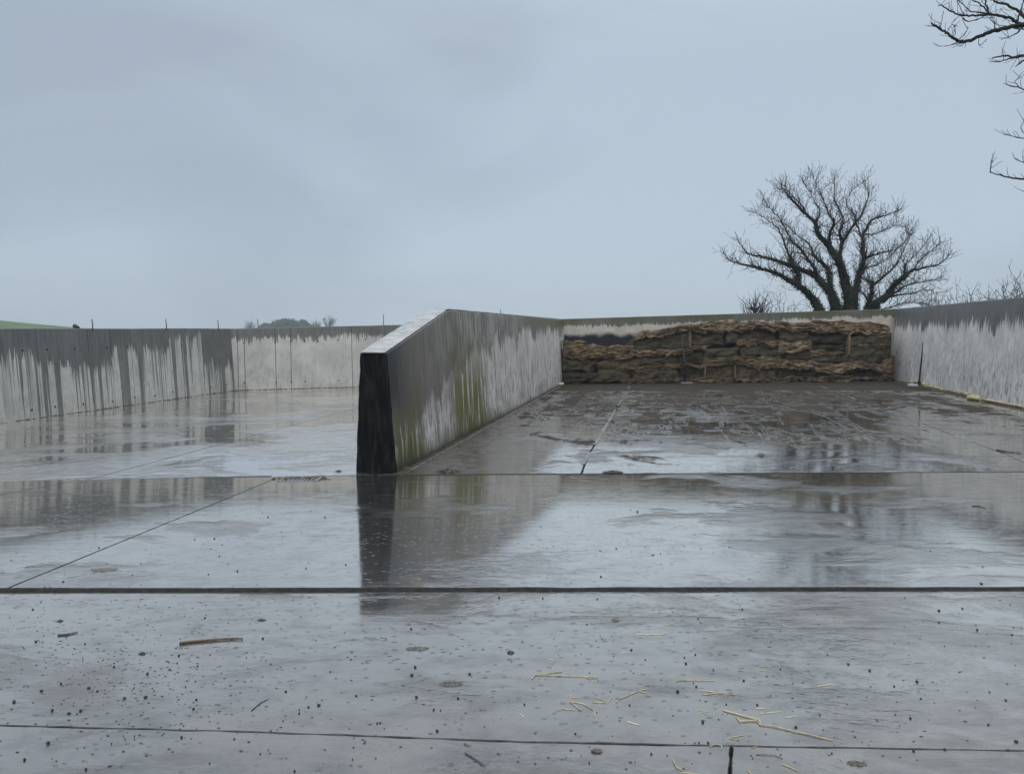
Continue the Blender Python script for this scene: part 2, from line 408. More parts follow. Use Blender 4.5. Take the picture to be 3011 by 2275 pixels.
g1, g2, g3 = 0.030, 0.016, 0.005
# near slabs (either side of the crack) and the wide middle slab
slab([J3[0], J3[1], J3[2], crk, crk2 + Vector((0, 0)), Vector((XL, -4)), J3L], M_APN, [0.003, 0.003, 0.003, 0.0025, 0, 0, 0.003], apron_z, 0.006, -0.001)
slab([crk, J3R, Vector((XR, -4)), crk2], M_APN, [0.003, 0, 0, 0.0025], apron_z, 0.006, 0.0)
slab([J1L, J1R, J3R, J3[3], J3[2], J3[1], J3[0], J3L], M_APN, [g1, 0, 0.003, 0.003, 0.003, 0.003, 0.003, 0], apron_z, 0.007)
# apron strip below the drain line
slab([DL, j6d, j6e, J1L], M_APR, [g2, 0.004, g1, 0], apron_z, 0.003)
slab([j6d, j5top, j5, j6e], M_APR, [g2, 0.006, g1, 0.004], apron_z, 0.004)
slab([j5top, dk, DR, J1R, j5], M_APR, [g2, g2, 0, g1, 0.006], apron_z, 0.004)

# centre wall frame (needed for the bays)
CW0 = on_plane_z(1165, 1393); CW1 = on_plane_z(1650, 1130)
CDIR = Vector((CW1.x - CW0.x, CW1.y - CW0.y)).normalized(); CLEFT = Vector((-CDIR.y, CDIR.x))
CWL = (Vector((CW1.x, CW1.y)) - Vector((CW0.x, CW0.y))).length
# left bay: two slabs either side of the long joint; right bay: a grid of slabs
LW0 = Vector(on_plane_z(0, 1245)[:2]); LW1 = Vector(on_plane_z(692, 1148)[:2]); LDIR = (LW1 - LW0).normalized()
LB1 = Vector(on_plane_z(1045, 1138)[:2]); LBDIR = (LB1 - LW1).normalized()
back = 29.5
cl = Vector((CW0.x, CW0.y)) + CLEFT * 0.3
def along(p, d, y): return p + d * ((y - p.y) / d.y)
lm = along(j6d, j6dir, back)
slab([DL, j6d, lm, Vector((XL, back))], M_LFT, [g2, 0.006, 0, 0], flat_z, 0.003)
cm_ = isect(cl, cl + CDIR, DL, dk) if False else Vector((cl.x, yfront(cl.x)))
slab([j6d, Vector((dk.x, dk.y)), cm_, along(cl, CDIR, back), lm], M_LFT, [g2, g2, 0.0, 0.0, 0.006], flat_z, 0.003)
RB0 = Vector(on_plane_z(2640, 1119)[:2]); RW0 = Vector(on_plane_z(3011, 1197)[:2]); RDIR = (RB0 - RW0).normalized()
lanes = [cl, Vector(on_plane_z(1700, 1388)[:2])]
for q in ((2230, 1388), (2790, 1388)): lanes.append(Vector(on_plane_z(*q)[:2]))
lanes.append(Vector((XR, 10.1)))
lines = [along(cl, CDIR, 1)] + lanes[1:]
dirs = [CDIR]
for q0, q1 in (((1700, 1388), (1846, 1165)), ((2230, 1388), (2050, 1160)), ((2930, 1325), (2430, 1140))):
    a, b = Vector(on_plane_z(*q0)[:2]), Vector(on_plane_z(*q1)[:2]); dirs.append((b - a).normalized())
dirs.append(Vector((0.19, 1)).normalized())
lane_pts = [cl, Vector(on_plane_z(1700, 1388)[:2]), Vector(on_plane_z(2930, 1325)[:2]), Vector((XR, 10.1))]; dirs.pop(2)
rows = [None, on_plane_z(1500, 1342).y, on_plane_z(1500, 1236).y, on_plane_z(1500, 1170).y, back]
for i in range(3):
    for j in range(4):
        def lanept(k, r):
            P, D = lane_pts[k], CDIR if k < 3 else dirs[k]
            if rows[r] is None:
                q = along(P, D, 10.0); return Vector((q.x, ydrain(q.x)))
            return along(P, D, rows[r])
        slab([lanept(i, j), lanept(i + 1, j), lanept(i + 1, j + 1), lanept(i, j + 1)], M_RGT,
             [g2 if j == 0 else 0.006, 0.012, 0.006, 0.012], flat_z, 0.004, dz=-0.002 * ((i + j) % 2))
# bedding seen in the open joints
bed = MB()
for (x0, y0, x1, y1) in ((XL, -4, XR, 9.0),):
    jy = lambda x: J1LINE[0] + J1LINE[1] * x
    bed.face(*[bed.vert((x, y, apron_z(x, y) - 0.03)) for x, y in ((XL, -4), (XR, -4), (XR, jy(XR)), (XL, jy(XL)))])
    bed.face(*[bed.vert((x, y, apron_z(x, y) - 0.03)) for x, y in ((XL, jy(XL)), (XR, jy(XR)), (XR, ydrain(XR)), (XL, ydrain(XL)))])
bed.face(*[bed.vert((x, y, -0.032)) for x, y in ((XL, ydrain(XL) - 1.2), (XR, ydrain(XR) - 1.2), (XR, back), (XL, back))])
bed.build('joint_bed', M_BED, yard)
# thick rubber seal in the near joint, thin one along the drain line
def seal(a, b, zf, r, squash, lift, wob, step=0.12, breaks=None):
    mb = MB(); d = b - a; ln = d.length; d = d / ln; nrm = Vector((-d.y, d.x)); t = 0; prev = None
    while t < ln:
        q = a + d * t
        w = wob * mn.noise(Vector((q.x * 1.7, q.y, 3.3))); rr = r * (1 + 0.16 * mn.noise(Vector((q.x * 4, 1.1, 0)))+ 0.12 * mn.noise(Vector((q.x * 17, 7.1, 0))))
        q = q + nrm * w; z = zf(q.x, q.y) + lift
        ring = [mb.vert((q.x + nrm.x * rr * math.cos(k * math.pi / 5), q.y + nrm.y * rr * math.cos(k * math.pi / 5), z + squash * rr * math.sin(k * math.pi / 5))) for k in range(6)]
        if prev and not (breaks and breaks(q.x)):
            for k in range(5): mb.face(prev[k], ring[k], ring[k + 1], prev[k + 1])
        prev = ring; t += step
    return mb
seal(J1L, J1R, apron_z, 0.036, 0.55, -0.004, 0.004).build('joint_seal', M_SEAL, yard, smooth=True)
seal(DL, dk - Vector((0.25, 0.03)), flat_z, 0.022, 0.5, 0.002, 0.004).build('joint_seal', M_SEAL, yard, smooth=True)
def brk(x): return x > 0.2 and mn.noise(Vector((x * 1.9, 5.5, 0))) > 0.05
seal(dk + Vector((0.5, 0.0)), DR, flat_z, 0.018, 0.35, -0.004, 0.02, 0.06, brk).build('joint_seal', M_SEAL, yard, smooth=True)
# pale mortar ribbons in the long joints of the right bay
for k in (1, 2):
    mb = MB(); P = lane_pts[k]; y = 10.4; prev = None
    while y < 25.0:
        q = along(P, CDIR, y); w = 0.028 + 0.03 * mn.noise(Vector((y * 1.3, k, 0))); q = q + Vector((0.03 * mn.noise(Vector((y * 2.3, k, 4))), 0))
        cur = (mb.vert((q.x - w, q.y, 0.002)), mb.vert((q.x, q.y, 0.005)), mb.vert((q.x + w, q.y, 0.002)))
        if prev and mn.noise(Vector((y * 0.8, k * 3.0, 9))) > (-0.15 if k == 1 else 0.05):
            mb.face(prev[0], prev[1], cur[1], cur[0]); mb.face(prev[1], prev[2], cur[2], cur[1])
        prev = cur; y += 0.15
    mb.build('joint_mortar', M_MORT, yard)

# field behind the clamp, rising to a green hill on the left
M_FIELD = simple('meadow', (0.035, 0.075, 0.015), (0.06, 0.11, 0.025), 0.15, 0.9)
fm = MB(); n = 60; idx = {}
for i in range(n + 1):
    for j in range(n + 1):
        x = -420 + 840 * i / n; y = -120 + 690 * j / n
        z = -0.55 - 1.2 * min(1, max(0, (y - 40) / 160))
        hx = (x + 185) / 75.0; hy = (y - 175) / 70.0
        z += 10.5 * math.exp(-(hx * hx + hy * hy))
        idx[i, j] = fm.vert((x, y, z + 0.15 * mn.noise(Vector((x * 0.03, y * 0.03, 0))) - (0.2 if abs(x) < 30 and y < 40 else 0)))
for i in range(n):
    for j in range(n): fm.face(idx[i, j], idx[i + 1, j], idx[i + 1, j + 1], idx[i, j + 1])
tag(fm.build('field', M_FIELD, smooth=True), kind='structure')

# ================================================================== WALLS
def ctr_extra(m, col, wet, u, t, h, vst, pat, uv):
    vs2 = m.noise(m.sv(uv, (9, 0.55, 1)), 1.0, 5, 0.6)
    gcol = m.mix(m.step(vs2, 0.35, 0.65), (0.042, 0.044, 0.012), (0.135, 0.132, 0.03))
    g1_ = m.mul(m.mul(m.band(u, 2.7, 5.3, 0.5), m.step(vs2, 0.36, 0.54)), m.step(t, 0.1, 1.6, 0.25, 1.0))
    g2_ = m.mul(m.mul(m.band(u, 0.12, 1.25, 0.15), m.step(vs2, 0.38, 0.52)), m.step(t, 0.5, 1.0))
    g3_ = m.mul(m.step(u, 6.5, 10.0), m.step(m.add(t, m.mul(vst, 0.3)), 0.2, 0.55, 0.75, 0.0))
    g4_ = m.mul(m.step(m.add(h, m.mul(m.sub(pat, 0.5), 0.5)), 0.05, 0.48, 0.9, 0.0), m.step(u, 8.5, 5.0, 0.25, 1.0))
    g5_ = m.mul(m.band(u, 2.4, 5.6, 0.3), m.step(t, 0.9, 0.0, 0.0, 0.4))
    bs = m.mul(m.step(m.noise1(m.add(u, 3.3), 2.6, 5, 0.85), 0.54, 0.66), m.step(m.noise(m.sv(uv, (7, 0.7, 1)), 1.0, 4, 0.6), 0.42, 0.58))
    col = m.mix(m.mul(bs, 0.65), col, (0.04, 0.038, 0.034))
    for gm in (g1_, g2_, g3_, g5_): col = m.mix(gm, col, gcol)
    col = m.mix(g4_, col, m.mix(vs2, (0.018, 0.020, 0.009), (0.085, 0.085, 0.022)))
    black = m.step(m.add(u, m.mul(m.sub(vs2, 0.5), 0.9)), 0.15, 1.25, 0.95, 0.0)
    black = m.mul(black, m.step(m.add(t, m.mul(vs2, 0.5)), 0.75, 1.35, 1.0, 0.3))
    col = m.mix(black, col, (0.014, 0.018, 0.018))
    wash = m.mul(m.mul(m.band(u, 1.6, 9.5, 0.8), m.step(t, 1.3, 0.4)), m.step(m.add(m.mul(vst, 0.6), m.mul(pat, 0.4)), 0.44, 0.56))
    col = m.mix(m.mul(wash, 0.75), col, (0.33, 0.315, 0.28))
    brown = m.mul(m.band(u, 0.6, 3.2, 0.5), m.step(t, 1.1, 1.6, 0.35, 0.0))
    col = m.mix(brown, col, (0.10, 0.085, 0.07))
    col = m.mix(m.step(m.add(h, m.mul(m.sub(vst, 0.5), 0.12)), 0.04, 0.20, 0.95, 0.0), col, (0.012, 0.014, 0.010))
    return col, wet
def rback_extra(m, col, wet, u, t, h, vst, pat, uv):
    edge = m.add(1.62, m.mul(m.sub(pat, 0.5), 0.5))
    dark = m.mul(m.step(m.sub(h, edge), -0.06, 0.14, 1.0, 0.0), m.step(u, 3.4, 4.4, 1.0, 0.3))
    return m.mix(dark, col, (0.012, 0.013, 0.018)), wet
M_WL = wall_mat('concrete_left_side', 0.62, 0.35, 0.30, 0.60, drip=1.9, panelvar=1.0, dry=(0.55, 0.535, 0.485), seed=4.0, mott=0.3, wetc=(0.13, 0.133, 0.124))
M_WLB = wall_mat('concrete_left_back', 0.30, 0.10, 0.10, 0.30, drip=0.18, dry=(0.43, 0.425, 0.40), seed=41.0, mott=0.28, wetc=(0.115, 0.115, 0.105))
M_WC = wall_mat('concrete_centre', 0.0, 0.45, 0.30, 0.55, e0f=lambda m, u: m.lin(u, 0.0, 8.5, 1.30, 0.42), dry=(0.58, 0.545, 0.51), wetc=(0.150, 0.134, 0.118), seed=60.0, mott=1.0, gr=0.75, extra=ctr_extra)
M_WRB = wall_mat('concrete_right_back', 0.28, 0.10, 0.10, 0.24, dry=(0.37, 0.35, 0.31), seed=80.0, mott=0.5, grn=0.8, extra=rback_extra, wetc=(0.085, 0.085, 0.07))
M_WR = wall_mat('concrete_right_side', 0.66, 0.22, 0.30, 0.75, dry=(0.65, 0.635, 0.61), seed=105.0, mott=0.85, gr=0.35, wetc=(0.125, 0.125, 0.118))
M_CORE = simple('dark_joint_backing', (0.03, 0.03, 0.03), (0.06, 0.06, 0.055), 20, 0.8)  # dark backing core that closes the open gaps between wall panels
M_HOLE = simple('tie_hole_dark', (0.01, 0.01, 0.01), (0.025, 0.022, 0.02), 20, 0.8)
M_COP = floor_mat('wet_wall_top', 1.0, 0.4, seed=50.0, rmax=0.34, wfi=0.001, refl=(0.18, 0.75), patch=3.0)

def make_wall(name, label, A, Dr, Ln, out, hf, joints, mat, bat, tt, outer_base=None, gap=0.008, coping=None):
    root = empty(name, (A.x, A.y, 0)); tag(root, label, 'wall', kind='thing')
    ob = outer_base if outer_base is not None else bat + tt
    def section(u, shrink=0.0):
        P = A + Dr * u; h = hf(u) - shrink
        k = h / 2.0
        def q(o, z): return (P.x + out.x * o, P.y + out.y * o, z)
        return [q(shrink, -0.1), q(bat * (h / hf(u)) + shrink, h - 0.012), q(bat + 0.012 + shrink, h), q(bat + tt - shrink, h), q(ob - shrink, -0.1)], h
    for i, (u0, u1) in enumerate(zip(joints, joints[1:])):
        a, b = u0 + gap, u1 - gap; ns = max(2, int((b - a) / 0.25)); mb = MB(); prev = None
        for s_ in range(ns + 1):
            u = a + (b - a) * s_ / ns
            pts, h = section(u); w = 0.006 * mn.noise(Vector((u * 2.1, i * 3.0, 1.0)))
            ring = []
            for k, p in enumerate(pts):
                z = p[2] + (w if 0 < k < 4 else 0)
                t = h - z if k < 2 else (-0.05 * (k - 1) if k < 4 else h)
                ring.append(mb.vert((p[0], p[1], z), (u, t if abs(t) > 1e-6 else 1e-4), max(0, z)))
            if prev:
                for k in range(4): mb.face(prev[k], ring[k], ring[k + 1], prev[k + 1])
            else: mb.face(*ring[::-1])
            prev = ring
        mb.face(*prev)
        # faces must look outwards
        o = mb.build('panel', mat, root, loc=(0, 0, 0)); o.parent = root; o.location = (-A.x, -A.y, 0)
    mb = MB(); prev = None; u0, u1 = joints[0] + 0.03, joints[-1] - 0.03; ns = int(max(4, (u1 - u0) / 0.25))
    for s_ in range(ns + 1):
        u = u0 + (u1 - u0) * s_ / ns
        pts, h = section(u, 0.02); ring = [mb.vert(p) for p in pts]
        if prev:
            for k in range(4): mb.face(prev[k], ring[k], ring[k + 1], prev[k + 1])
        prev = ring
    o = mb.build('wall_core', M_CORE, root); o.location = (-A.x, -A.y, 0)
    if coping:
        mb = MB(); prev = None; ca, cb = coping; ns = int((cb - ca) / 0.12)
        for s_ in range(ns + 1):
            u = ca + (cb - ca) * s_ / ns; pts, h = section(u)
            e1, e2 = 0.006 * mn.noise(Vector((u * 3, 2.2, 0))), 0.010 * mn.noise(Vector((u * 4, 8.2, 0)))
            P2, P3 = Vector(pts[2]), Vector(pts[3]); d = (P2 - P3).normalized()
            a_, b_ = P2 + d * (0.004 + e1), P3 - d * (0.004 + e2)
            up = Vector((0, 0, 0.02 + 0.004 * mn.noise(Vector((u * 2.3, 4.2, 0))))); dn = Vector((0, 0, 0.008))
            ring = [mb.vert(a_ + dn), mb.vert(a_ + up), mb.vert(b_ + up), mb.vert(b_ + dn)]
            if prev:
                for k in range(3): mb.face(prev[k], ring[k], ring[k + 1], prev[k + 1])
            else: mb.face(*ring[::-1])
            prev = ring
        mb.face(*prev)
        o = mb.build('coping', M_COP, root); o.location = (-A.x, -A.y, 0)
    return root, section

def uproj(A, Dr, px):                               # distance along a ground line whose base shows at photo column px
    k = (px - CX) / F * 1.0
    lo_, hi = -8.0, 60.0
    for _ in range(60):
        mid = (lo_ + hi) / 2; q = A + Dr * mid
        v = project((q.x, q.y, 0))[0] if q.y > 0.5 else -1e9
        if v < px: lo_ = mid
        else: hi = mid
    return (lo_ + hi) / 2
def hit_height(A, Dr, px, py):
    u = uproj(A, Dr, px); q = A + Dr * u; return at_depth(px, py, q.y).z

# left side wall
LOUT = Vector((-LDIR.y, LDIR.x))
uL = lambda px: uproj(LW0, LDIR, px)
lj = [-4.5, uL(-70), uL(128), uL(277), uL(341), uL(400), uL(511), uL(559), uL(605), (LW1 - LW0).length + 0.0]
left_wall, secL = make_wall('concrete_wall', 'grey concrete wall with long dark rain streaks along the left side of the left bay', LW0, LDIR, 12, LOUT,
                            lambda u: 1.855 + 0.004 * math.sin(u * 1.3), lj, M_WL, 0.10, 0.22)
# left back wall
LBOUT = Vector((-LBDIR.y, LBDIR.x))
uB = lambda px: uproj(LW1, LBDIR, px)
lbj = [-0.45, uB(702), uB(722), uB(813), uB(858), uB(1037), uB(1220), 10.8]
left_back, secLB = make_wall('concrete_wall', 'pale concrete wall closing the back of the left bay', LW1, LBDIR, 10, LBOUT,
                             lambda u: 1.85 + 0.024 * u, lbj, M_WLB, 0.05, 0.22)
# centre wall: ramped front end
C0 = Vector((CW0.x, CW0.y))
H_END, H_PEAK = at_depth(1137, 1040, CW0.y).z, 0.0
# find where the ramp ends
best = None
for s_ in range(20, 120):
    u = s_ * 0.05; q = C0 + CDIR * u + CLEFT * 0.12
    px, _ = project((q.x, q.y, 2.15))
    if best is None or abs(px - 1318) < best[0]: best = (abs(px - 1318), u, at_depth(px, 911, q.y).z)
U_PK, H_PEAK = best[1], best[2]
def hC(u):
    if u <= 0: return H_END
    if u < U_PK: return H_END + (H_PEAK - H_END) * u / U_PK
    return H_PEAK + 0.0 * (u - U_PK)
uC = lambda px: uproj(C0, CDIR, px)
centre_wall, secC = make_wall('concrete_wall', 'stained dividing wall between the two bays with a sloping black front end', C0, CDIR, 17, CLEFT, hC,
                              [0.04, uC(1268), U_PK + 0.9, uC(1573), CWL + 1.6], M_WC, 0.12, 0.34, outer_base=0.55, gap=0.005, coping=(-0.01, CWL + 1.5))
# black front end face, a slab with weathered edge
mb = MB(); pts, h = secC(0.0); ptsb, _ = secC(0.038)
def jit(p, q, n, s0):
    out_ = []
    for i in range(n):
        t = i / n; v = Vector(p).lerp(Vector(q), t)
        a = 0.016 * mn.noise(Vector((v.x * 9, v.z * 9, s0)))
        out_.append(v + Vector((a, 0, 0)))
    return out_
loop = jit(pts[0], pts[1], 16, 1) + jit(pts[1], pts[2], 2, 2) + jit(pts[2], pts[3], 5, 3) + jit(pts[3], pts[4], 16, 4)
loop = [Vector((p.x, p.y, max(p.z, -0.09))) for p in loop]
fr = [mb.vert(p) for p in loop]; bk = [mb.vert((p.x + CDIR.x * 0.042, p.y + CDIR.y * 0.042, p.z)) for p in loop]
mb.face(*fr)
for i in range(len(fr)): mb.face(fr[i], fr[(i + 1) % len(fr)], bk[(i + 1) % len(fr)], bk[i])
mk = Mat('black_bitumen_slime')
op = mk.objpos(); ox, oy, oz = mk.sep(op)
nn = mk.noise(mk.sv(op, (16, 16, 2.5)), 1.0, 6, 0.65); fl = mk.noise(mk.sv(op, (22, 22, 9)), 1.0, 5, 0.7)
cc = mk.mix(mk.step(nn, 0.4, 0.75), (0.004, 0.004, 0.005), (0.016, 0.018, 0.017))
cc = mk.mix(mk.mul(mk.step(fl, 0.64, 0.72), mk.step(oz, 0.75, 0.2)), cc, (0.10, 0.11, 0.11))
cc = mk.mix(mk.mul(mk.step(nn, 0.58, 0.7), mk.step(oz, 0.5, 0.1)), cc, (0.035, 0.05, 0.03))
M_BLACK = mk.fin(cc, 0.6, mk.bump(fl, 0.4, 0.01), spec=0.04)
o = mb.build('end_face', M_BLACK, centre_wall); o.location = (-C0.x, -C0.y, 0); o['label'] = 'black slimy front end of the dividing wall'
# thin kerb strip running along the foot of the centre wall
mb = MB(); prev = None; u = 0.25
while u < CWL - 0.2:
    q = C0 + CDIR * u - CLEFT * (0.10 + 0.01 * mn.noise(Vector((u, 0, 0)))); w = 0.012
    cur = [mb.vert((q.x - CLEFT.x * a, q.y - CLEFT.y * a, z)) for a, z in ((-w, -0.01), (-w, 0.012), (w, 0.010), (w, -0.01))]
    if prev:
        for k in range(3): mb.face(prev[k], cur[k], cur[k + 1], prev[k + 1])
    prev = cur; u += 0.2
o = mb.build('foot_strip', M_MORT, centre_wall); o.location = (-C0.x, -C0.y, 0)
# right bay back wall: stands about a metre behind the face of the silage
SA = Vector(on_plane_z(1652, 1129)[:2]); SB = Vector(on_plane_z(2636, 1120)[:2]); SDIR = (SB - SA).normalized(); SBACK = Vector((-SDIR.y, SDIR.x)); SL = (SB - SA).length
RB_A = along(C0, CDIR, (SA + SBACK * 1.15).y) + CDIR * 0.02
RB_E = along(RW0, RDIR, (SB + SBACK * 1.15).y) + RDIR * 0.0
RBD = (RB_E - RB_A).normalized(); RBL = (RB_E - RB_A).length; RBO = Vector((-RBD.y, RBD.x))
hA = at_depth(1658, 937.5, RB_A.y + 0.08).z; hE = at_depth(2622, 908.5, RB_E.y + 0.08).z
uR = lambda px: uproj(RB_A, RBD, px)
right_back, secRB = make_wall('concrete_wall', 'mossy topped concrete wall behind the stacked silage', RB_A, RBD, RBL, RBO,
                              lambda u: hA + (hE - hA) * u / RBL, [-0.4, uR(1690), uR(1890), uR(2300), RBL + 0.25], M_WRB, 0.08, 0.22, gap=0.004)
# right side wall
ROUT = Vector((RDIR.y, -RDIR.x))
RLn = (RB_E - RW0).length
hR0 = hE; hR1 = at_depth(3011, 870, (RW0 + ROUT * 0.1).y * 1.0).z
def hR(u): return hR1 + (hR0 - hR1) * max(-0.6, min(1.0, u / RLn))
def make_right():
    return make_wall('concrete_wall', 'tall whitish concrete wall with dark dripping top on the right of the right bay', RW0, RDIR, RLn, ROUT, hR,
                     [-7.0, -2.0, uproj_r(2915), RLn - 0.06], M_WR, 0.12, 0.24, gap=0.003)
def uproj_r(px):
    lo_, hi = -6.0, RLn
    for _ in range(60):
        mid = (lo_ + hi) / 2; q = RW0 + RDIR * mid
        if project((q.x, q.y, 0))[0] > px: lo_ = mid
        else: hi = mid
    return (lo_ + hi) / 2
right_wall, secR = make_right()

# tie holes in the left walls (cast-in sockets, each a shallow dark plug)
def hole(root, A, Dr, out, px, py, r, bat, H):
    u = uproj(A, Dr, px); q = A + Dr * u; z = at_depth(px, py, q.y).z
    q = A + Dr * u + out * (bat * max(0, z) / H - 0.003)
    mb = MB(); nseg = 8; c = mb.vert((q.x, q.y, z))
    inw = Vector((out.x, out.y, 0)); du = Vector((Dr.x, Dr.y, 0)); up = Vector((0, 0, 1))
    P = Vector((q.x, q.y, z))
    ring = [mb.vert(P + du * r * math.cos(2 * math.pi * k / nseg) + up * r * math.sin(2 * math.pi * k / nseg)) for k in range(nseg)]
    rb = [mb.vert(P + inw * 0.02 + du * r * math.cos(2 * math.pi * k / nseg) + up * r * math.sin(2 * math.pi * k / nseg)) for k in range(nseg)]
    for k in range(nseg): mb.face(c, ring[k], ring[(k + 1) % nseg]); mb.face(ring[k], rb[k], rb[(k + 1) % nseg], ring[(k + 1) % nseg])
    o = mb.build('tie_hole', M_HOLE, root); o.location = (-A.x, -A.y, 0)
for px, py in ((85, 1031), (157, 1028), (236, 1026), (330, 1022), (388, 1019), (547, 1014), (96, 1205), (165, 1196), (247, 1188), (333, 1180), (398, 1168), (457, 1163), (511, 1152), (667, 1131), (622, 1138)):
    hole(left_wall, LW0, LDIR, LOUT, px, py, 0.022, 0.10, 1.85)
for px, py in ((721, 1008), (813, 1006), (858, 1004), (898, 1003), (938, 1004), (997, 1000), (1077, 998), (813, 1124), (857, 1123), (898, 1122), (996, 1119), (720, 1125)):
    hole(left_back, LW1, LBDIR, LBOUT, px, py, 0.024, 0.05, 1.9)

# ================================================================== SILAGE STACK
def sz(px, py):                                    # photo point -> (metres along the face, height)
    d = ray(px, py); den = d.x * SBACK.x + d.y * SBACK.y
    t = (SA.x * SBACK.x + SA.y * SBACK.y) / den
    p = Vector((d.x * t, d.y * t)) - SA
    return p.dot(SDIR), EYE + d.z * t
def S3(s_, dpt, z): return Vector((SA.x + SDIR.x * s_ + SBACK.x * dpt, SA.y + SDIR.y * s_ + SBACK.y * dpt, z))

def fodder(name, c1, c2, c3, stretch=(3, 3, 22), rough=0.85):
    m = Mat(name); op = m.pos()
    a = m.noise(m.sv(op, stretch), 1.0, 6, 0.7, 0.4); b = m.noise(op, 2.2, 6, 0.7); c = m.noise(op, 45.0, 4, 0.75)
    col = m.mix(m.step(a, 0.35, 0.68), c1, c2)
    col = m.mix(m.mul(m.step(b, 0.42, 0.62), 0.85), col, c3)
    col = m.mix(m.mul(m.step(c, 0.5, 0.75), 0.5), col, tuple(k * 0.4 for k in c1))
    return m.fin(col, rough, m.bump(m.add(m.mul(a, 0.6), m.mul(c, 0.5)), 0.7, 0.03), spec=0.2)
M_CUT = fodder('cut_silage', (0.030, 0.026, 0.016), (0.075, 0.064, 0.040), (0.050, 0.045, 0.028))
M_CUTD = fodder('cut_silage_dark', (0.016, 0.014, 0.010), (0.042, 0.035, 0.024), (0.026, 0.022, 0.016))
M_CUTB = fodder('cut_silage_brown', (0.04, 0.028, 0.018), (0.085, 0.062, 0.040), (0.05, 0.038, 0.026))
M_STRAW = fodder('loose_fodder', (0.11, 0.082, 0.05), (0.25, 0.19, 0.12), (0.065, 0.049, 0.031), (5, 5, 16))
M_STRAWD = fodder('weathered_fodder', (0.075, 0.056, 0.030), (0.19, 0.142, 0.080), (0.045, 0.035, 0.021), (5, 5, 16))
M_RUST = fodder('rusty_fodder', (0.075, 0.038, 0.022), (0.16, 0.09, 0.055), (0.10, 0.06, 0.035), (5, 5, 16))

sil = empty('silage_stack', (SA.x, SA.y, 0)); tag(sil, 'brown silage stacked in cut tiers against the back wall of the right bay', 'silage')
def sbuild(mb, name, mat, smooth=False):
    o = mb.build(name, mat, sil, smooth=smooth); o.location = (-SA.x, -SA.y, 0); return o
def fnz(a, b, c, k=1.0): return mn.noise(Vector((a * k, b * k, c * k)))
# dark heart of the stack, stepped so that it never shows above the blocks
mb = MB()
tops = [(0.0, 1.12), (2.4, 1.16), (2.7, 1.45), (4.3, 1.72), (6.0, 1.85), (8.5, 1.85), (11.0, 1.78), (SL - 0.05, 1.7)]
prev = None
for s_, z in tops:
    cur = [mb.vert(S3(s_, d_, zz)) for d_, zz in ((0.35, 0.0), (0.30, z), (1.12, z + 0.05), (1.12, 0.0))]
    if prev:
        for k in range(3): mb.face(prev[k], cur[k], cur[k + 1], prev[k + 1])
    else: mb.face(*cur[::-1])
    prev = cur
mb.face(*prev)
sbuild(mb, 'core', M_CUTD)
def block(px0, px1, yt0, yt1, yb0, yb1, depth, mat, seed):
    """one cut block: photo columns px0..px1, top edge yt0..yt1, bottom edge yb0..yb1, face set back by depth"""
    s0, z00 = sz(px0, yt0); s1, z01 = sz(px1, yt1); z10 = sz(px0, yb0)[1]; z11 = sz(px1, yb1)[1]
    nu = max(4, int((s1 - s0) / 0.09)); nv = max(4, int((z00 - z10) / 0.06)); mb = MB(); grid = {}
    tilt = 0.06 * fnz(seed, 1.3, 0)
    for i in range(nu + 1):
        for j in range(nv + 1):
            a, b = i / nu, j / nv
            s_ = s0 + (s1 - s0) * a; zt = z00 + (z01 - z00) * a; zb = z10 + (z11 - z10) * a; z = zb + (zt - zb) * b
            e = min(a * nu, (1 - a) * nu, b * nv, (1 - b) * nv)
            edge = 0.06 * math.exp(-e * 1.1)
            dd = depth + tilt * (a - 0.5) + edge - 0.10 * fnz(s_, seed * 3, z, 2.2) - 0.06 * fnz(s_, seed, z, 6) - 0.03 * fnz(s_ * 0.5, seed, z * 3.5, 5)
            s_ += 0.05 * fnz(z, seed, 4.4, 4) * (1 if i in (0, nu) else 0.3); z += 0.05 * fnz(s_, seed, 9.1, 3.5) * (1 if j in (0, nv) else 0.3)
            grid[i, j] = mb.vert(S3(s_, dd, max(z, 0.003)))
    for i in range(nu):
        for j in range(nv): mb.face(grid[i, j], grid[i + 1, j], grid[i + 1, j + 1], grid[i, j + 1])
    bk = {}
    rim = [(i, 0) for i in range(nu)] + [(nu, j) for j in range(nv)] + [(i, nv) for i in range(nu, 0, -1)] + [(0, j) for j in range(nv, 0, -1)]
    for q in rim:
        v = Vector(mb.v[grid[q]]); bk[q] = mb.vert(v + Vector((SBACK.x, SBACK.y, 0)) * 0.5)
    for k in range(len(rim)):
        a, b = rim[k], rim[(k + 1) % len(rim)]; mb.face(grid[b], grid[a], bk[a], bk[b])
    return sbuild(mb, 'cut_block', mat)
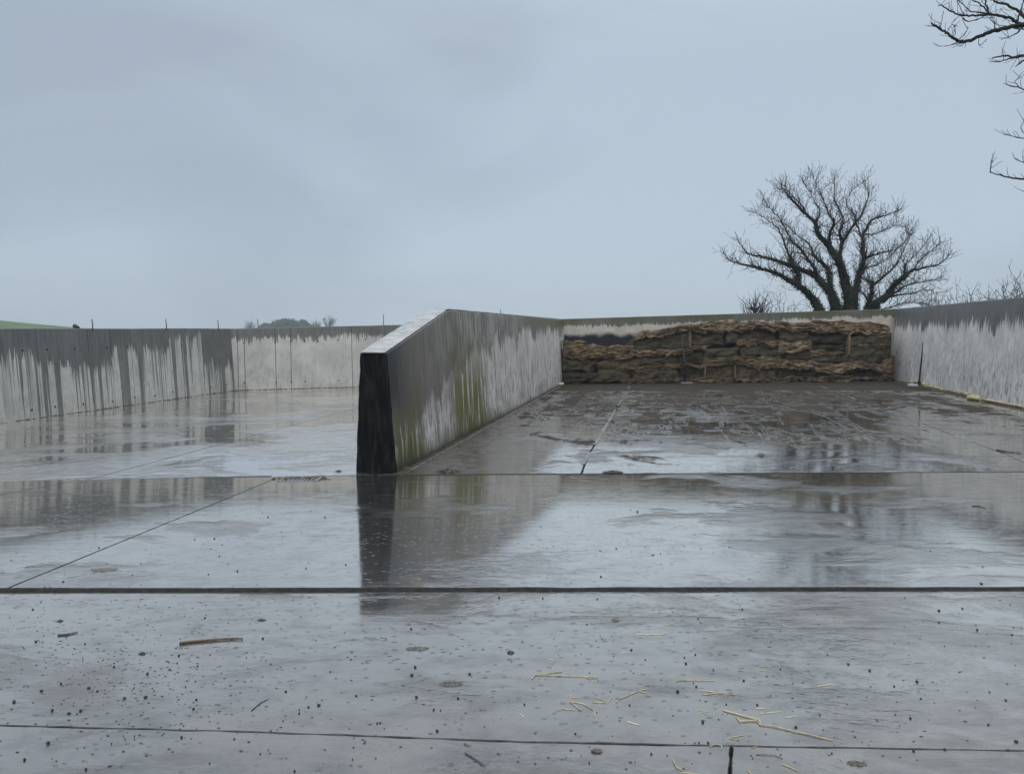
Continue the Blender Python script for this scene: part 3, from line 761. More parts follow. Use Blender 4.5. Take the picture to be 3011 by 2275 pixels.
BL = [(1656, 1752, 1056, 1058, 1092, 1092, .05, 0), (1656, 1758, 1094, 1096, 1125, 1124, .02, 1), (1760, 1858, 1068, 1072, 1123, 1122, .08, 0),
      (1752, 1800, 1055, 1052, 1064, 1066, .10, 0), (1800, 1884, 1053, 1051, 1078, 1078, .06, 0), (1862, 1998, 1086, 1084, 1121, 1119, .05, 0),
      (1886, 1998, 1050, 1046, 1073, 1072, .07, 0), (2000, 2074, 1042, 1034, 1074, 1073, .06, 1), (2002, 2074, 1082, 1080, 1117, 1116, .08, 1),
      (1874, 2028, 1000, 975, 1032, 1026, .10, 0), (2036, 2134, 981, 978, 1022, 1018, .12, 2), (2138, 2178, 976, 973, 1012, 1008, .05, 0),
      (2182, 2292, 972, 970, 1004, 1002, .16, 2), (2077, 2176, 1026, 1020, 1053, 1050, .10, 0), (2184, 2300, 1019, 1016, 1048, 1046, .07, 0),
      (2079, 2160, 1076, 1074, 1117, 1116, .10, 2), (2167, 2292, 1076, 1080, 1116, 1115, .14, 2), (2294, 2448, 1081, 1090, 1115, 1114, .16, 3),
      (2450, 2624, 1090, 1082, 1114, 1112, .18, 3), (2296, 2380, 977, 978, 1004, 1004, .04, 0), (2384, 2496, 986, 984, 1012, 1012, .10, 1),
      (2386, 2494, 1014, 1014, 1034, 1032, .14, 3), (2312, 2388, 1040, 1032, 1060, 1060, .03, 1), (2392, 2500, 1046, 1040, 1066, 1066, .05, 0),
      (2506, 2624, 990, 984, 1022, 1018, .04, 0), (2504, 2622, 1022, 1016, 1070, 1066, .06, 0)]
for i, b in enumerate(BL): block(*b[:7], (M_CUT, M_CUTD, M_CUTB, M_CUTD)[b[7]], i * 1.7)

FRING = MB()
def layer(name, upper, lower, out, mat, seed, fr=1.0, mats=None):
    """a lumpy overhanging layer between two photo lines"""
    out *= 0.62
    su = [sz(*p) for p in upper]; sl_ = [sz(*p) for p in lower]
    def ip(L_, s_):
        if s_ <= L_[0][0]: return L_[0][1]
        for (a, za), (b, zb) in zip(L_, L_[1:]):
            if s_ <= b: return za + (zb - za) * (s_ - a) / max(1e-6, b - a)
        return L_[-1][1]
    s0, s1 = su[0][0], su[-1][0]; nu = int((s1 - s0) / 0.045); nv = 14; mb = MB(); prev = None
    for i in range(nu + 1):
        s_ = s0 + (s1 - s0) * i / nu; zt, zb = ip(su, s_), ip(sl_, s_); zm, hh = (zt + zb) / 2, max(0.03, (zt - zb) / 2)
        endf = min(1.0, (i + 0.5) / 5, (nu - i + 0.5) / 5)
        zb2 = 0.13 * fnz(s_, seed, 0.3, 1.6) + 0.09 * fnz(s_, seed, 7.3, 5)
        cur = []
        for j in range(nv + 1):
            th = math.pi * (j / nv) - math.pi / 2           # -90 bottom .. +90 top
            prof = max(0.0, math.cos(th)) ** 0.6
            lumps = 0.55 * fnz(s_, seed, th * 0.8, 2.6) + 0.45 * fnz(s_, seed + 5, th * 1.5, 6.5) + 0.3 * fnz(s_ * 0.6, seed + 9, th * 5.0, 5.0) + 0.28 * fnz(s_, seed, th * 3, 17)
            dd = 0.10 - out * prof * (0.65 + 0.75 * lumps) * endf + (0.35 if j in (0, nv) else 0)
            z = zm + hh * math.sin(th) * (1 + 0.35 * lumps) + zb2 * (0.9 if j < nv / 2 else 0.6)
            cur.append(mb.vert(S3(s_, dd, max(0.004, z))))
            if 0 < j < nv and R.random() < 0.28 * fr:
                for _ in range(R.choice((1, 2))):
                    strand(Vector(mb.v[cur[-1]]), 0.05 + 0.10 * R.random(), hang=(j < 5))
        if prev:
            for j in range(nv): mb.face(prev[j], cur[j], cur[j + 1], prev[j + 1])
        prev = cur
    return sbuild(mb, name, mat)
def strand(p, ln, hang=False):
    a = R.uniform(-0.6, 0.6); d = Vector((SDIR.x * math.cos(a), SDIR.y * math.cos(a), 0)) * R.choice((-1, 1)) - Vector((SBACK.x, SBACK.y, 0)) * R.uniform(0.0, 0.5)
    d.z = R.uniform(-1.2, -0.2) if hang else R.uniform(-0.45, 0.4); d.normalize()
    w = Vector((0, 0, 1)).cross(d).normalized() * R.uniform(0.003, 0.007) + Vector((0, 0, R.uniform(-0.005, 0.005)))
    p = p - Vector((SBACK.x, SBACK.y, 0)) * 0.015; q = p + d * ln * 0.6; r = q + (d + Vector((0, 0, R.uniform(-0.6, 0.2)))) * ln * 0.5
    i = [FRING.vert(x) for x in (p - w, p + w, q + w, q - w, r)]
    FRING.face(i[0], i[1], i[2], i[3]); FRING.face(i[3], i[2], i[4])
layer('straw_layer', [(1868, 986), (1905, 975), (1960, 962), (2030, 955), (2095, 948), (2125, 943), (2160, 938), (2200, 946), (2300, 946)],
      [(1868, 1002), (1905, 998), (1960, 983), (2028, 971), (2095, 980), (2125, 978), (2160, 975), (2200, 968), (2300, 972)], 0.26, M_STRAW, 3.0)
layer('straw_layer', [(2285, 948), (2380, 950), (2460, 952), (2540, 952), (2600, 958), (2622, 962)],
      [(2285, 974), (2380, 974), (2460, 986), (2540, 982), (2600, 986), (2622, 984)], 0.28, M_STRAW, 8.0)
layer('straw_layer', [(2390, 946), (2470, 948), (2560, 944), (2618, 956)], [(2390, 956), (2470, 962), (2560, 966), (2618, 974)], 0.20, M_RUST, 12.0, 0.6)
layer('straw_layer', [(1656, 1004), (1705, 1002), (1740, 1012), (1800, 1016), (1868, 1018)], [(1656, 1046), (1705, 1044), (1740, 1046), (1800, 1042), (1868, 1036)], 0.20, M_STRAWD, 15.0)
layer('straw_layer', [(1658, 1040), (1760, 1036), (1860, 1026), (1900, 1030), (1990, 1026), (2040, 1020), (2080, 1016)],
      [(1658, 1056), (1760, 1056), (1860, 1052), (1900, 1050), (1990, 1042), (2040, 1034), (2080, 1028)], 0.22, M_STRAW, 21.0)
layer('straw_layer', [(1730, 1062), (1790, 1064), (1868, 1078), (1920, 1070), (2075, 1072)], [(1730, 1072), (1790, 1078), (1868, 1092), (1920, 1086), (2075, 1082)], 0.14, M_STRAWD, 26.0)
layer('straw_layer', [(2070, 1052), (2160, 1050), (2250, 1046), (2302, 1050)], [(2070, 1075), (2160, 1073), (2250, 1080), (2302, 1080)], 0.20, M_STRAWD, 31.0)
layer('straw_layer', [(2290, 1056), (2380, 1060), (2440, 1064), (2520, 1062), (2622, 1066)], [(2290, 1080), (2380, 1088), (2440, 1092), (2520, 1084), (2622, 1082)], 0.26, M_STRAW, 36.0)
layer('straw_layer', [(2292, 1002), (2335, 1004), (2390, 1004)], [(2292, 1040), (2335, 1040), (2388, 1030)], 0.34, M_STRAW, 41.0)
layer('straw_layer', [(2384, 1028), (2430, 1030), (2500, 1040)], [(2384, 1046), (2430, 1048), (2500, 1046)], 0.20, M_STRAWD, 45.0)
layer('straw_layer', [(2170, 998), (2240, 1000), (2296, 1002)], [(2170, 1016), (2240, 1018), (2296, 1018)], 0.15, M_STRAWD, 48.0)
layer('straw_layer', [(2500, 1010), (2560, 1008), (2622, 1002)], [(2500, 1024), (2560, 1020), (2622, 1012)], 0.12, M_STRAWD, 52.0)
layer('spilled_fodder', [(1654, 1117), (1800, 1115), (1990, 1113), (2200, 1111), (2400, 1108), (2632, 1106)], [(1654, 1131), (1800, 1130), (1990, 1128), (2200, 1127), (2400, 1125), (2632, 1122)], 0.34, M_CUTB, 60.0, 0.8)
layer('spilled_fodder', [(1990, 1116), (2200, 1113), (2400, 1112), (2600, 1112)], [(1990, 1128), (2200, 1128), (2400, 1127), (2600, 1124)], 0.45, M_STRAWD, 66.0, 0.6)
layer('spilled_fodder', [(2600, 1062), (2636, 1050)], [(2600, 1112), (2634, 1116)], 0.30, M_STRAWD, 71.0, 0.8)
# upright pale straws wedged between blocks
for px, y0, y1, w in ((2031, 972, 1022, .11), (2075, 1074, 1116, .05), (2163, 1074, 1116, .09), (2500, 978, 1044, .13)):
    s_, zt = sz(px, y0); zb = sz(px, y1)[1]; mb = MB(); prev = None
    for k in range(13):
        z = zt + (zb - zt) * k / 12; ww = w / 2 * (1 + 0.3 * fnz(px, z, 0, 6)); o_ = 0.03 * fnz(px, z, 3, 3)
        cur = [mb.vert(S3(s_ + o_ + a * ww, 0.02 + b + 0.03 * fnz(px, z, a, 9), z)) for a, b in ((-1, .12), (-.6, 0), (.6, 0), (1, .12))]
        if prev:
            for j in range(3): mb.face(prev[j], cur[j], cur[j + 1], prev[j + 1])
        prev = cur
    sbuild(mb, 'straw_wad', M_STRAW)
o = sbuild(FRING, 'loose_strand', M_STRAW); o['kind'] = 'stuff'

# ================================================================== TOOLS AND LITTER IN THE RIGHT BAY
M_BLK = simple('black_handle', (0.006, 0.006, 0.007), (0.02, 0.02, 0.02), 20, 0.5)
M_STEEL = simple('grey_steel', (0.10, 0.105, 0.11), (0.22, 0.22, 0.22), 14, 0.4)
M_PALE = simple('pale_plastic', (0.36, 0.38, 0.38), (0.52, 0.53, 0.52), 10, 0.4)
# scraper leaning on the silage face: long handle, two stays and a flat blade
b0 = sz(2003, 1118); b1 = sz(2002, 985)
root = empty('yard_scraper', S3(b0[0], -0.42, 0)); tag(root, 'dark long-handled scraper leaning against the middle of the silage', 'scraper')
def local(mb, name, mat, rt, smooth=False):
    o = mb.build(name, mat, rt, smooth=smooth); o.location = -rt.location; return o
mb = MB(); mb.tube([S3(b0[0], -0.40, 0.05), S3(b1[0], -0.12, b1[1])], [0.022, 0.018], 8); local(mb, 'handle', M_BLK, root, True)
mb = MB(); mb.tube([S3(b0[0] - 0.05, -0.39, 0.06), S3(b0[0] - 0.01, -0.24, 0.9)], 0.012, 6); local(mb, 'stay', M_BLK, root, True)
mb = MB(); mb.tube([S3(b0[0] + 0.16, -0.39, 0.06), S3(b0[0] + 0.01, -0.22, 1.0)], 0.012, 6); local(mb, 'stay', M_BLK, root, True)
mb = MB(); mb.box(S3(b0[0] + 0.03, -0.46, 0.035), 0.40, 0.10, 0.05, math.atan2(SDIR.y, SDIR.x)); local(mb, 'blade', M_STEEL, root)
# broom standing against the right wall
bb = on_plane_z(2702, 1133); bt = at_depth(2714, 1006, bb.y + 0.12)
root = empty('broom', bb); tag(root, 'black broom standing upright against the right wall', 'broom')
mb = MB(); mb.tube([bb + Vector((0.0, 0, 0.09)), bb.lerp(bt, 0.5) + Vector((0, 0, 0.03)), bt], [0.024, 0.022, 0.020], 8); local(mb, 'handle', M_BLK, root, True)
mb = MB(); mb.tube([bb + Vector((0, 0, 0.05)), bb + Vector((0.005, 0.01, 0.20))], [0.05, 0.03], 8); local(mb, 'socket', M_BLK, root, True)
mb = MB(); mb.box(bb + Vector((-0.02, -0.01, 0.085)), 0.34, 0.09, 0.04, 0.25); local(mb, 'head', M_BLK, root)
mb = MB()
for i in range(60):
    x, y = R.uniform(-0.17, 0.15), R.uniform(-0.04, 0.035)
    mb.tube([bb + Vector((x, y, 0.07)), bb + Vector((x + R.uniform(-.015, .015), y - 0.012, 0.002))], 0.005, 3, False)
local(mb, 'bristles', M_BLK, root)
# pale block beside the broom
pb = on_plane_z(2684, 1136)
mb = MB(); mb.box((pb.x, pb.y, 0.045), 0.17, 0.26, 0.085, 0.3)
o = mb.build('plastic_block', M_PALE, loc=(pb.x, pb.y, 0)); tag(o, 'pale grey block lying at the foot of the broom', 'block')
bv = o.modifiers.new('bevel', 'BEVEL'); bv.width = 0.012; bv.segments = 2
# broken yellow foam rods along the foot of the right wall
M_FOAM = simple('yellow_foam', (0.30, 0.25, 0.13), (0.50, 0.44, 0.28), 9, 0.75, 0.6, 0.02)
FO = [((2667, 1123), (2686, 1129), .06, 'yellow foam rod end nearest the silage, left of the broom'), ((2709, 1131), (2724, 1138), .075, 'short yellow foam rod just right of the broom'),
      ((2733, 1139), (2743, 1142), .05, 'small yellow foam stub second right of the broom'), ((2749, 1143), (2763, 1146), .055, 'yellow foam bit third right of the broom'),
      ((2766, 1148), (2774, 1150), .05, 'brownish yellow foam crumb fourth right of the broom'), ((2807, 1155), (2816, 1157), .055, 'stubby pale yellow foam piece midway along the right wall foot'),
      ((2820, 1158), (2827, 1159), .055, 'tiny pale yellow foam lump midway along the right wall foot'), ((2838, 1162), (2852, 1166), .06, 'yellow foam piece just before the short broken row'),
      ((2856, 1167), (2868, 1170), .055, 'yellow foam piece in the broken row above the long rod'), ((2868, 1170), (2881, 1174), .065, 'yellow foam piece above the long rod, nearest the camera'),
      ((2848, 1174), (2884, 1179), .075, 'thick yellow foam butt lying outside the long rod')]
for k, (a, b, r, lab) in enumerate(FO):
    A_, B_ = on_plane_z(*a), on_plane_z(*b); mb = MB(); pts = [A_.lerp(B_, t / 6) + Vector((0.01 * fnz(t, k, 0), 0.01 * fnz(t, k, 5), r * 0.72)) for t in range(7)]
    mb.tube(pts, [r * (0.8 + 0.3 * fnz(t * 0.8, k, 2)) for t in range(7)], 9)
    tag(mb.build('foam_rod', M_FOAM, loc=(A_.x, A_.y, 0), smooth=False), lab, 'foam', 'broken foam rods along the right wall')
pts = []
for t in range(30):
    q = on_plane_z(2884 + (3060 - 2884) * t / 29, 1178 + (1212 - 1178) * t / 29 + 1.2 * fnz(t * 0.3, 2, 2)); pts.append(q + Vector((0, 0, 0.05 + 0.012 * fnz(t * 0.7, 1, 1))))
mb = MB(); mb.tube(pts, [0.034 + 0.022 * fnz(t * 0.9, 5, 5) for t in range(30)], 9)
tag(mb.build('foam_rod', M_FOAM, loc=(pts[0].x, pts[0].y, 0)), 'long unbroken yellow foam rod running out of the picture at the right wall', 'foam', 'broken foam rods along the right wall')
# yellow foam end at the far foot of the centre wall
fp = on_plane_z(1646, 1134); mb = MB(); mb.tube([fp + Vector((-0.12, -0.05, .05)), fp + Vector((0.12, 0.03, .06))], [0.045, 0.05], 8)
tag(mb.build('foam_rod', M_FOAM, loc=fp), 'small pale foam stub in the corner of dividing wall and silage', 'foam')
# dirt line at wall feet
def litter(name, pts, mat, wdt, hgt, nlump, seed, label, cat, kind=None):
    mb = MB(); rr = random.Random(seed)
    for _ in range(nlump):
        t = rr.random() * (len(pts) - 1); i = min(int(t), len(pts) - 2); q = pts[i].lerp(pts[i + 1], t - i)
        q = q + Vector((rr.gauss(0, wdt * 0.5), rr.gauss(0, wdt * 0.5), 0)); r = hgt * rr.uniform(0.3, 1.0)
        base = len(mb.v); z0 = g(q.x, q.y)
        a0 = rr.random() * 6
        ring = [mb.vert((q.x + r * rr.uniform(.6, 1.6) * math.cos(a0 + k * 1.256), q.y + r * rr.uniform(.6, 1.6) * math.sin(a0 + k * 1.256), z0 + 0.001)) for k in range(5)]
        c = mb.vert((q.x + rr.uniform(-.3, .3) * r, q.y + rr.uniform(-.3, .3) * r, z0 + r * rr.uniform(.4, .9)))
        for k in range(5): mb.face(ring[k], ring[(k + 1) % 5], c)
    o = mb.build(name, mat, loc=(pts[0].x, pts[0].y, 0)); tag(o, label, cat, kind=kind); return o
M_MUCK = simple('brown_muck', (0.02, 0.016, 0.010), (0.06, 0.045, 0.025), 40, 0.7, 0.6)
M_MOSS = simple('moss_muck', (0.03, 0.035, 0.01), (0.09, 0.085, 0.02), 30, 0.9, 0.6)
litter('wall_dirt', [on_plane_z(2640, 1122), on_plane_z(2760, 1146), on_plane_z(2860, 1168), on_plane_z(3011, 1200)], M_MUCK, 0.20, 0.05, 1900, 3, 'dark brown crumbs gathered along the foot of the right wall', 'dirt', 'stuff')
litter('wall_dirt', [on_plane_z(1172, 1396), on_plane_z(1400, 1268), on_plane_z(1652, 1132)], M_MUCK, 0.06, 0.03, 800, 4, 'dark crumbs along the foot of the dividing wall', 'dirt', 'stuff')
litter('wall_dirt', [Vector((*LW0, 0)) - Vector((*LDIR, 0)) * 3, Vector((*LW1, 0)), Vector((*LB1, 0)), Vector((*(LW1 + LBDIR * 9.5), 0))], M_MUCK, 0.05, 0.035, 900, 6, 'thin dark dirt line along the foot of the left bay walls', 'dirt', 'stuff')
litter('fodder_crumb', [on_plane_z(1500, 1240), on_plane_z(1800, 1180), on_plane_z(2100, 1175), on_plane_z(2500, 1160)], M_MUCK, 1.6, 0.035, 500, 5, 'dark fodder crumbs trodden over the right bay floor', 'crumbs', 'stuff')

# ================================================================== TREES
def bark(name, c1, c2):
    m = Mat(name); n_ = m.noise(m.sv(m.pos(), (6, 6, 2)), 1.0, 5, 0.65)
    return m.fin(m.mix(m.step(n_, 0.35, 0.7), c1, c2), 0.9, m.bump(n_, 0.6, 0.03), spec=0.15)
M_BARK = bark('dark_wet_bark', (0.007, 0.007, 0.006), (0.030, 0.028, 0.020))
M_TWIG = bark('twig_bark', (0.012, 0.010, 0.009), (0.034, 0.030, 0.025))
M_IVY = simple('ivy_leaf', (0.003, 0.007, 0.003), (0.014, 0.026, 0.008), 9, 0.6, 0.2, spec=0.15)
M_FARG = simple('far_evergreen', (0.012, 0.020, 0.012), (0.03, 0.042, 0.022), 2, 0.9)

def smooth_path(pts, n):
    """Catmull-Rom through pts"""
    P = [pts[0]] + pts + [pts[-1]]; out = []
    segs = len(pts) - 1
    for i in range(segs):
        p0, p1, p2, p3 = P[i], P[i + 1], P[i + 2], P[i + 3]
        for k in range(n):
            t = k / n
            out.append(0.5 * ((2 * p1) + (p2 - p0) * t + (2 * p0 - 5 * p1 + 4 * p2 - p3) * t * t + (3 * p1 - p0 - 3 * p2 + p3) * t ** 3))
    out.append(pts[-1]); return out

def twiggy(mb, p, d, ln, r, lvl, rr, up=0.25, spread=0.75, seglen=0.22):
    """a crooked side branch with its own twigs, bending upwards at the tip"""
    n_ = max(3, int(ln / seglen)); pts = [p]; rad = [r]; d = d.normalized(); step_ = ln / n_
    for i in range(n_):
        d = (d + Vector((rr.gauss(0, .20), rr.gauss(0, .20), rr.gauss(0, .16) + up * (0.35 + i / n_)))).normalized()
        pts.append(pts[-1] + d * step_); rad.append(max(r * (1 - 0.75 * (i + 1) / n_), 0.0045))
        if lvl > 0 and i > 0 and rr.random() < 0.9:
            side = d.orthogonal().normalized(); side.rotate(__import__('mathutils').Quaternion(d, rr.uniform(0, 6.28)))
            twiggy(mb, pts[-1], d + side * spread * rr.uniform(.7, 1.3), ln * rr.uniform(.32, .62) * (1 - 0.35 * i / n_), max(rad[-1] * 0.62, 0.0065), lvl - 1, rr, up, spread, seglen)
    mb.tube(pts, rad, 3 if lvl == 0 else 4, False)

# --- the many-stemmed tree behind the back wall
TY = 38.0
def tz(zx, zy, off=0.0):
    zy = zy + 75 * (1 - zy / 1310)          # leave room for the twigs above the limb tips
    zx = 1120 + (zx - 1120) * 0.965
    return at_depth(2080 + zx * 0.3526, 450 + zy * 0.3526, TY + off)
LIMBS = [  # (points in the enlarged view, start radius, depth drift)
    ([(930, 1310), (880, 1220), (790, 1130), (720, 1075), (600, 1010), (480, 960), (370, 930), (230, 895), (150, 865), (100, 795)], .30, -0.8),
    ([(728, 1075), (742, 1000), (702, 920), (690, 870), (650, 790), (600, 650), (540, 560), (430, 480), (350, 440)], .17, 0.6),
    ([(1070, 1310), (1040, 1180), (960, 1080), (880, 1000), (760, 950), (640, 905), (520, 862), (400, 832), (300, 800), (220, 680)], .36, 0.8),
    ([(905, 1020), (882, 930), (832, 870), (782, 790), (740, 740), (690, 700), (640, 600), (560, 470), (490, 400), (450, 330)], .14, -1.4),
    ([(1020, 1120), (1010, 1000), (995, 940), (950, 900), (880, 830), (830, 720), (740, 650), (650, 560), (520, 500)], .17, 1.6),
    ([(1190, 1310), (1180, 1180), (1140, 1030), (1100, 880), (1060, 830), (1010, 740), (920, 640), (890, 540), (800, 450), (700, 340), (640, 270), (600, 210)], .42, -0.3),
    ([(1092, 850), (1120, 720), (1100, 620), (1130, 540), (1110, 440), (1060, 340), (1060, 220), (1062, 120)], .15, 0.9),
    ([(1010, 740), (1020, 620), (1050, 540), (1000, 440), (950, 300), (900, 200), (865, 100)], .13, -1.3),
    ([(1120, 722), (1200, 590), (1280, 480), (1330, 370), (1350, 270), (1300, 160)], .12, -0.6),
    ([(892, 545), (930, 440), (880, 340), (830, 240), (785, 170)], .07, 1.2),
    ([(800, 450), (770, 380), (690, 300), (640, 240), (600, 190)], .06, -1.0),
    ([(1225, 1305), (1240, 1150), (1270, 1000), (1310, 890), (1300, 780), (1310, 640), (1380, 520), (1450, 490), (1570, 445), (1612, 430)], .26, 1.0),
    ([(1310, 890), (1340, 850), (1450, 805), (1580, 772), (1670, 700), (1722, 600)], .10, -1.0),
    ([(1305, 700), (1250, 560), (1230, 470), (1160, 380), (1190, 280), (1260, 200)], .08, 1.5),
    ([(1340, 1295), (1370, 1190), (1382, 1080), (1340, 1050), (1290, 1020), (1260, 950)], .20, 0.3),
    ([(1380, 1095), (1500, 1000), (1600, 900), (1640, 810), (1700, 690), (1740, 620)], .11, 1.3),
    ([(1400, 1295), (1425, 1240), (1520, 1170), (1580, 1080), (1660, 1020), (1720, 965), (1850, 932), (1980, 890), (2045, 805)], .28, -0.6),
    ([(1655, 1015), (1682, 900), (1780, 800), (1862, 690)], .10, 0.8),
    ([(1480, 1235), (1600, 1140), (1700, 1085), (1800, 1062), (1900, 1042), (1985, 1015)], .11, 1.2),
    ([(1545, 1185), (1700, 1165), (1850, 1132), (1950, 1165)], .08, -1.2),
    ([(1390, 1270), (1290, 1150), (1265, 1120)], .10, -.5),
    ([(1470, 1300), (1560, 1280), (1660, 1245), (1800, 1250), (1880, 1255)], .06, 0.5),
    ([(1275, 990), (1340, 940), (1450, 900), (1520, 830), (1560, 760)], .07, 0.9),
    ([(1310, 640), (1400, 640), (1500, 600), (1600, 560), (1700, 590)], .06, -1.2),
    ([(1730, 960), (1790, 880), (1850, 820), (1930, 760), (1975, 700)], .06, .6),
]
tree = empty('bare_tree', (at_depth(2480, 966, TY).x, TY, 0)); tag(tree, 'big leafless tree with ivy clad stems rising behind the silage', 'tree')
rt = random.Random(5)
base = Vector((tree.location.x, TY, -0.6))
crown = MB(); stems = []
leafs = MB()
def leaf(mb, p, s, rr):
    a = Vector((rr.gauss(0, 1), rr.gauss(0, 1), rr.gauss(0, 1))).normalized(); b = a.orthogonal().normalized()
    i = [mb.vert(p + x) for x in (a * s, b * s * .7, -a * s * .7, -b * s * .7)]; mb.face(*i)
for li, (pp, r0, drift) in enumerate(LIMBS):
    n0 = len(pp); ctrl = [tz(x, y, drift * (k / max(1, n0 - 1)) * 1.6 + (0.25 * math.sin(k * 1.9 + li) if k else 0)) for k, (x, y) in enumerate(pp)]
    path = smooth_path(ctrl, 5)
    path = [p + Vector((rt.gauss(0, .012), rt.gauss(0, .02), rt.gauss(0, .012))) for p in path]; r0 *= 0.84
    L_ = len(path); rad = [max(0.012, r0 * (1 - (k / (L_ - 1)) ** 0.55 * 0.96)) for k in range(L_)]
    if pp[0][1] > 1260:
        st = MB()
        foot = base + Vector(((ctrl[0].x - base.x) * 0.75, drift * 0.2, 0))
        st.tube([foot, foot.lerp(path[0], 0.5), path[0]] + path[1:], [r0 * 1.35, r0 * 1.15, r0] + rad[1:], 8, False)
        stems.append(st)
    else:
        crown.tube(path, rad, 6, False)
    # side branches
    for k in range(4 if r0 > .2 else 2, L_ - 1):
        hz = (450 + 900 * 0.3526)
        if rad[k] > 0.22: continue
        for _ in range(3):
            d = (path[min(k + 1, L_ - 1)] - path[k - 1]).normalized()
            side = Vector((rt.gauss(0, 1), rt.gauss(0, 1), rt.gauss(0.15, .7))).normalized()
            ln = rt.uniform(0.4, 1.0) * (0.65 + 0.5 * (1 - k / L_))
            twiggy(crown, path[k], d * 0.75 + side * 0.8, ln, max(0.010, min(rad[k] * 0.34, 0.020)), 2 if rt.random() < 0.8 else 1, rt, 0.20)
    twiggy(crown, path[-1], path[-1] - path[-3], 0.4, 0.010, 1, rt, 0.15)
    # ivy sleeves
    if r0 > 0.13:
        for k in range(L_ - 1):
            if rad[k] < 0.055 or path[k].z > 6.8: continue
            cnt = int(75 * rad[k] / 0.3 * (1.25 if path[k].z < 4.6 else 0.55)) + 8
            for _ in range(cnt):
                q = path[k].lerp(path[k + 1], rt.random()); a = Vector((rt.gauss(0, 1), rt.gauss(0, 1), rt.gauss(0, .4))).normalized()
                leaf(leafs, q + a * (rad[k] + rt.uniform(-.01, .09)), rt.uniform(.03, .065), rt)
for st in stems: st.build('trunk', M_BARK, tree, smooth=True).location = -tree.location
crown.build('crown', M_TWIG, tree).location = -tree.location
leafs.build('ivy', M_IVY, tree).location = -tree.location

# --- scrubby hedge plants showing over the walls
def shrub(px, pytop, Y, label, width=1.2, nst=9, seed=0, lean=0.0, group=None):
    rr = random.Random(seed); top = at_depth(px, pytop, Y); root = empty('hedge_shrub', (top.x, Y, -0.5)); tag(root, label, 'shrub', group)
    mb = MB()
    for k in range(nst):
        b = Vector((top.x + rr.uniform(-.25, .25) * width, Y + rr.uniform(-.4, .4), -0.6)); H_ = top.z + 0.6
        e = Vector((top.x + rr.uniform(-.6, .6) * width + lean, Y + rr.uniform(-.6, .6), -0.6 + H_ * rr.uniform(.78, 1.0)))
        pts = [b.lerp(e, t / 8) + Vector((rr.gauss(0, .06), rr.gauss(0, .06), 0)) for t in range(9)]
        rad = [0.035 * (1 - t / 8) + 0.008 for t in range(9)]; mb.tube(pts, rad, 4, False)
        for t in range(4, 9):
            for _ in range(2): twiggy(mb, pts[t], Vector((rr.gauss(0, 1), rr.gauss(0, 1), 0.7)), rr.uniform(.3, .75), 0.010, 1, rr, 0.22, 0.9)
    mb.build('twigs', M_TWIG, root).location = -root.location
SH = [(2238, 878, 33, 'leafless shrub left of the big tree, just above the mossy wall', 1.6, 5), (2345, 862, 33, 'thin twiggy shrub tangled below the left limb of the big tree', 1.4, 6),
      (2700, 882, 34, 'fine twiggy shrub right of the big tree trunk over the right wall corner', 1.7, 8), (2765, 862, 31, 'spreading bare shrub just beyond the big tree on the right', 1.3, 8), (2806, 856, 30, 'short forked shrub peeping over the right wall', 1.0, 7),
      (2842, 852, 29, 'bare shrub with forked tips above the middle of the right wall', 1.1, 7), (2884, 850, 28, 'low twiggy shrub over the right wall with one tall shoot', 0.8, 6),
      (2922, 858, 27, 'smallest twig tuft above the right wall', 0.7, 6), (2955, 856, 26, 'spiky twig tuft near the right picture edge over the wall', 0.6, 6), (3000, 815, 25, 'taller bramble at the right picture edge above the wall', 0.8, 10)]
for k, (px, py, Y, lab, w, nst) in enumerate(SH): shrub(px, py + 12, Y, lab, w, nst, 100 + k, group='leafless hedge shrubs behind the walls')

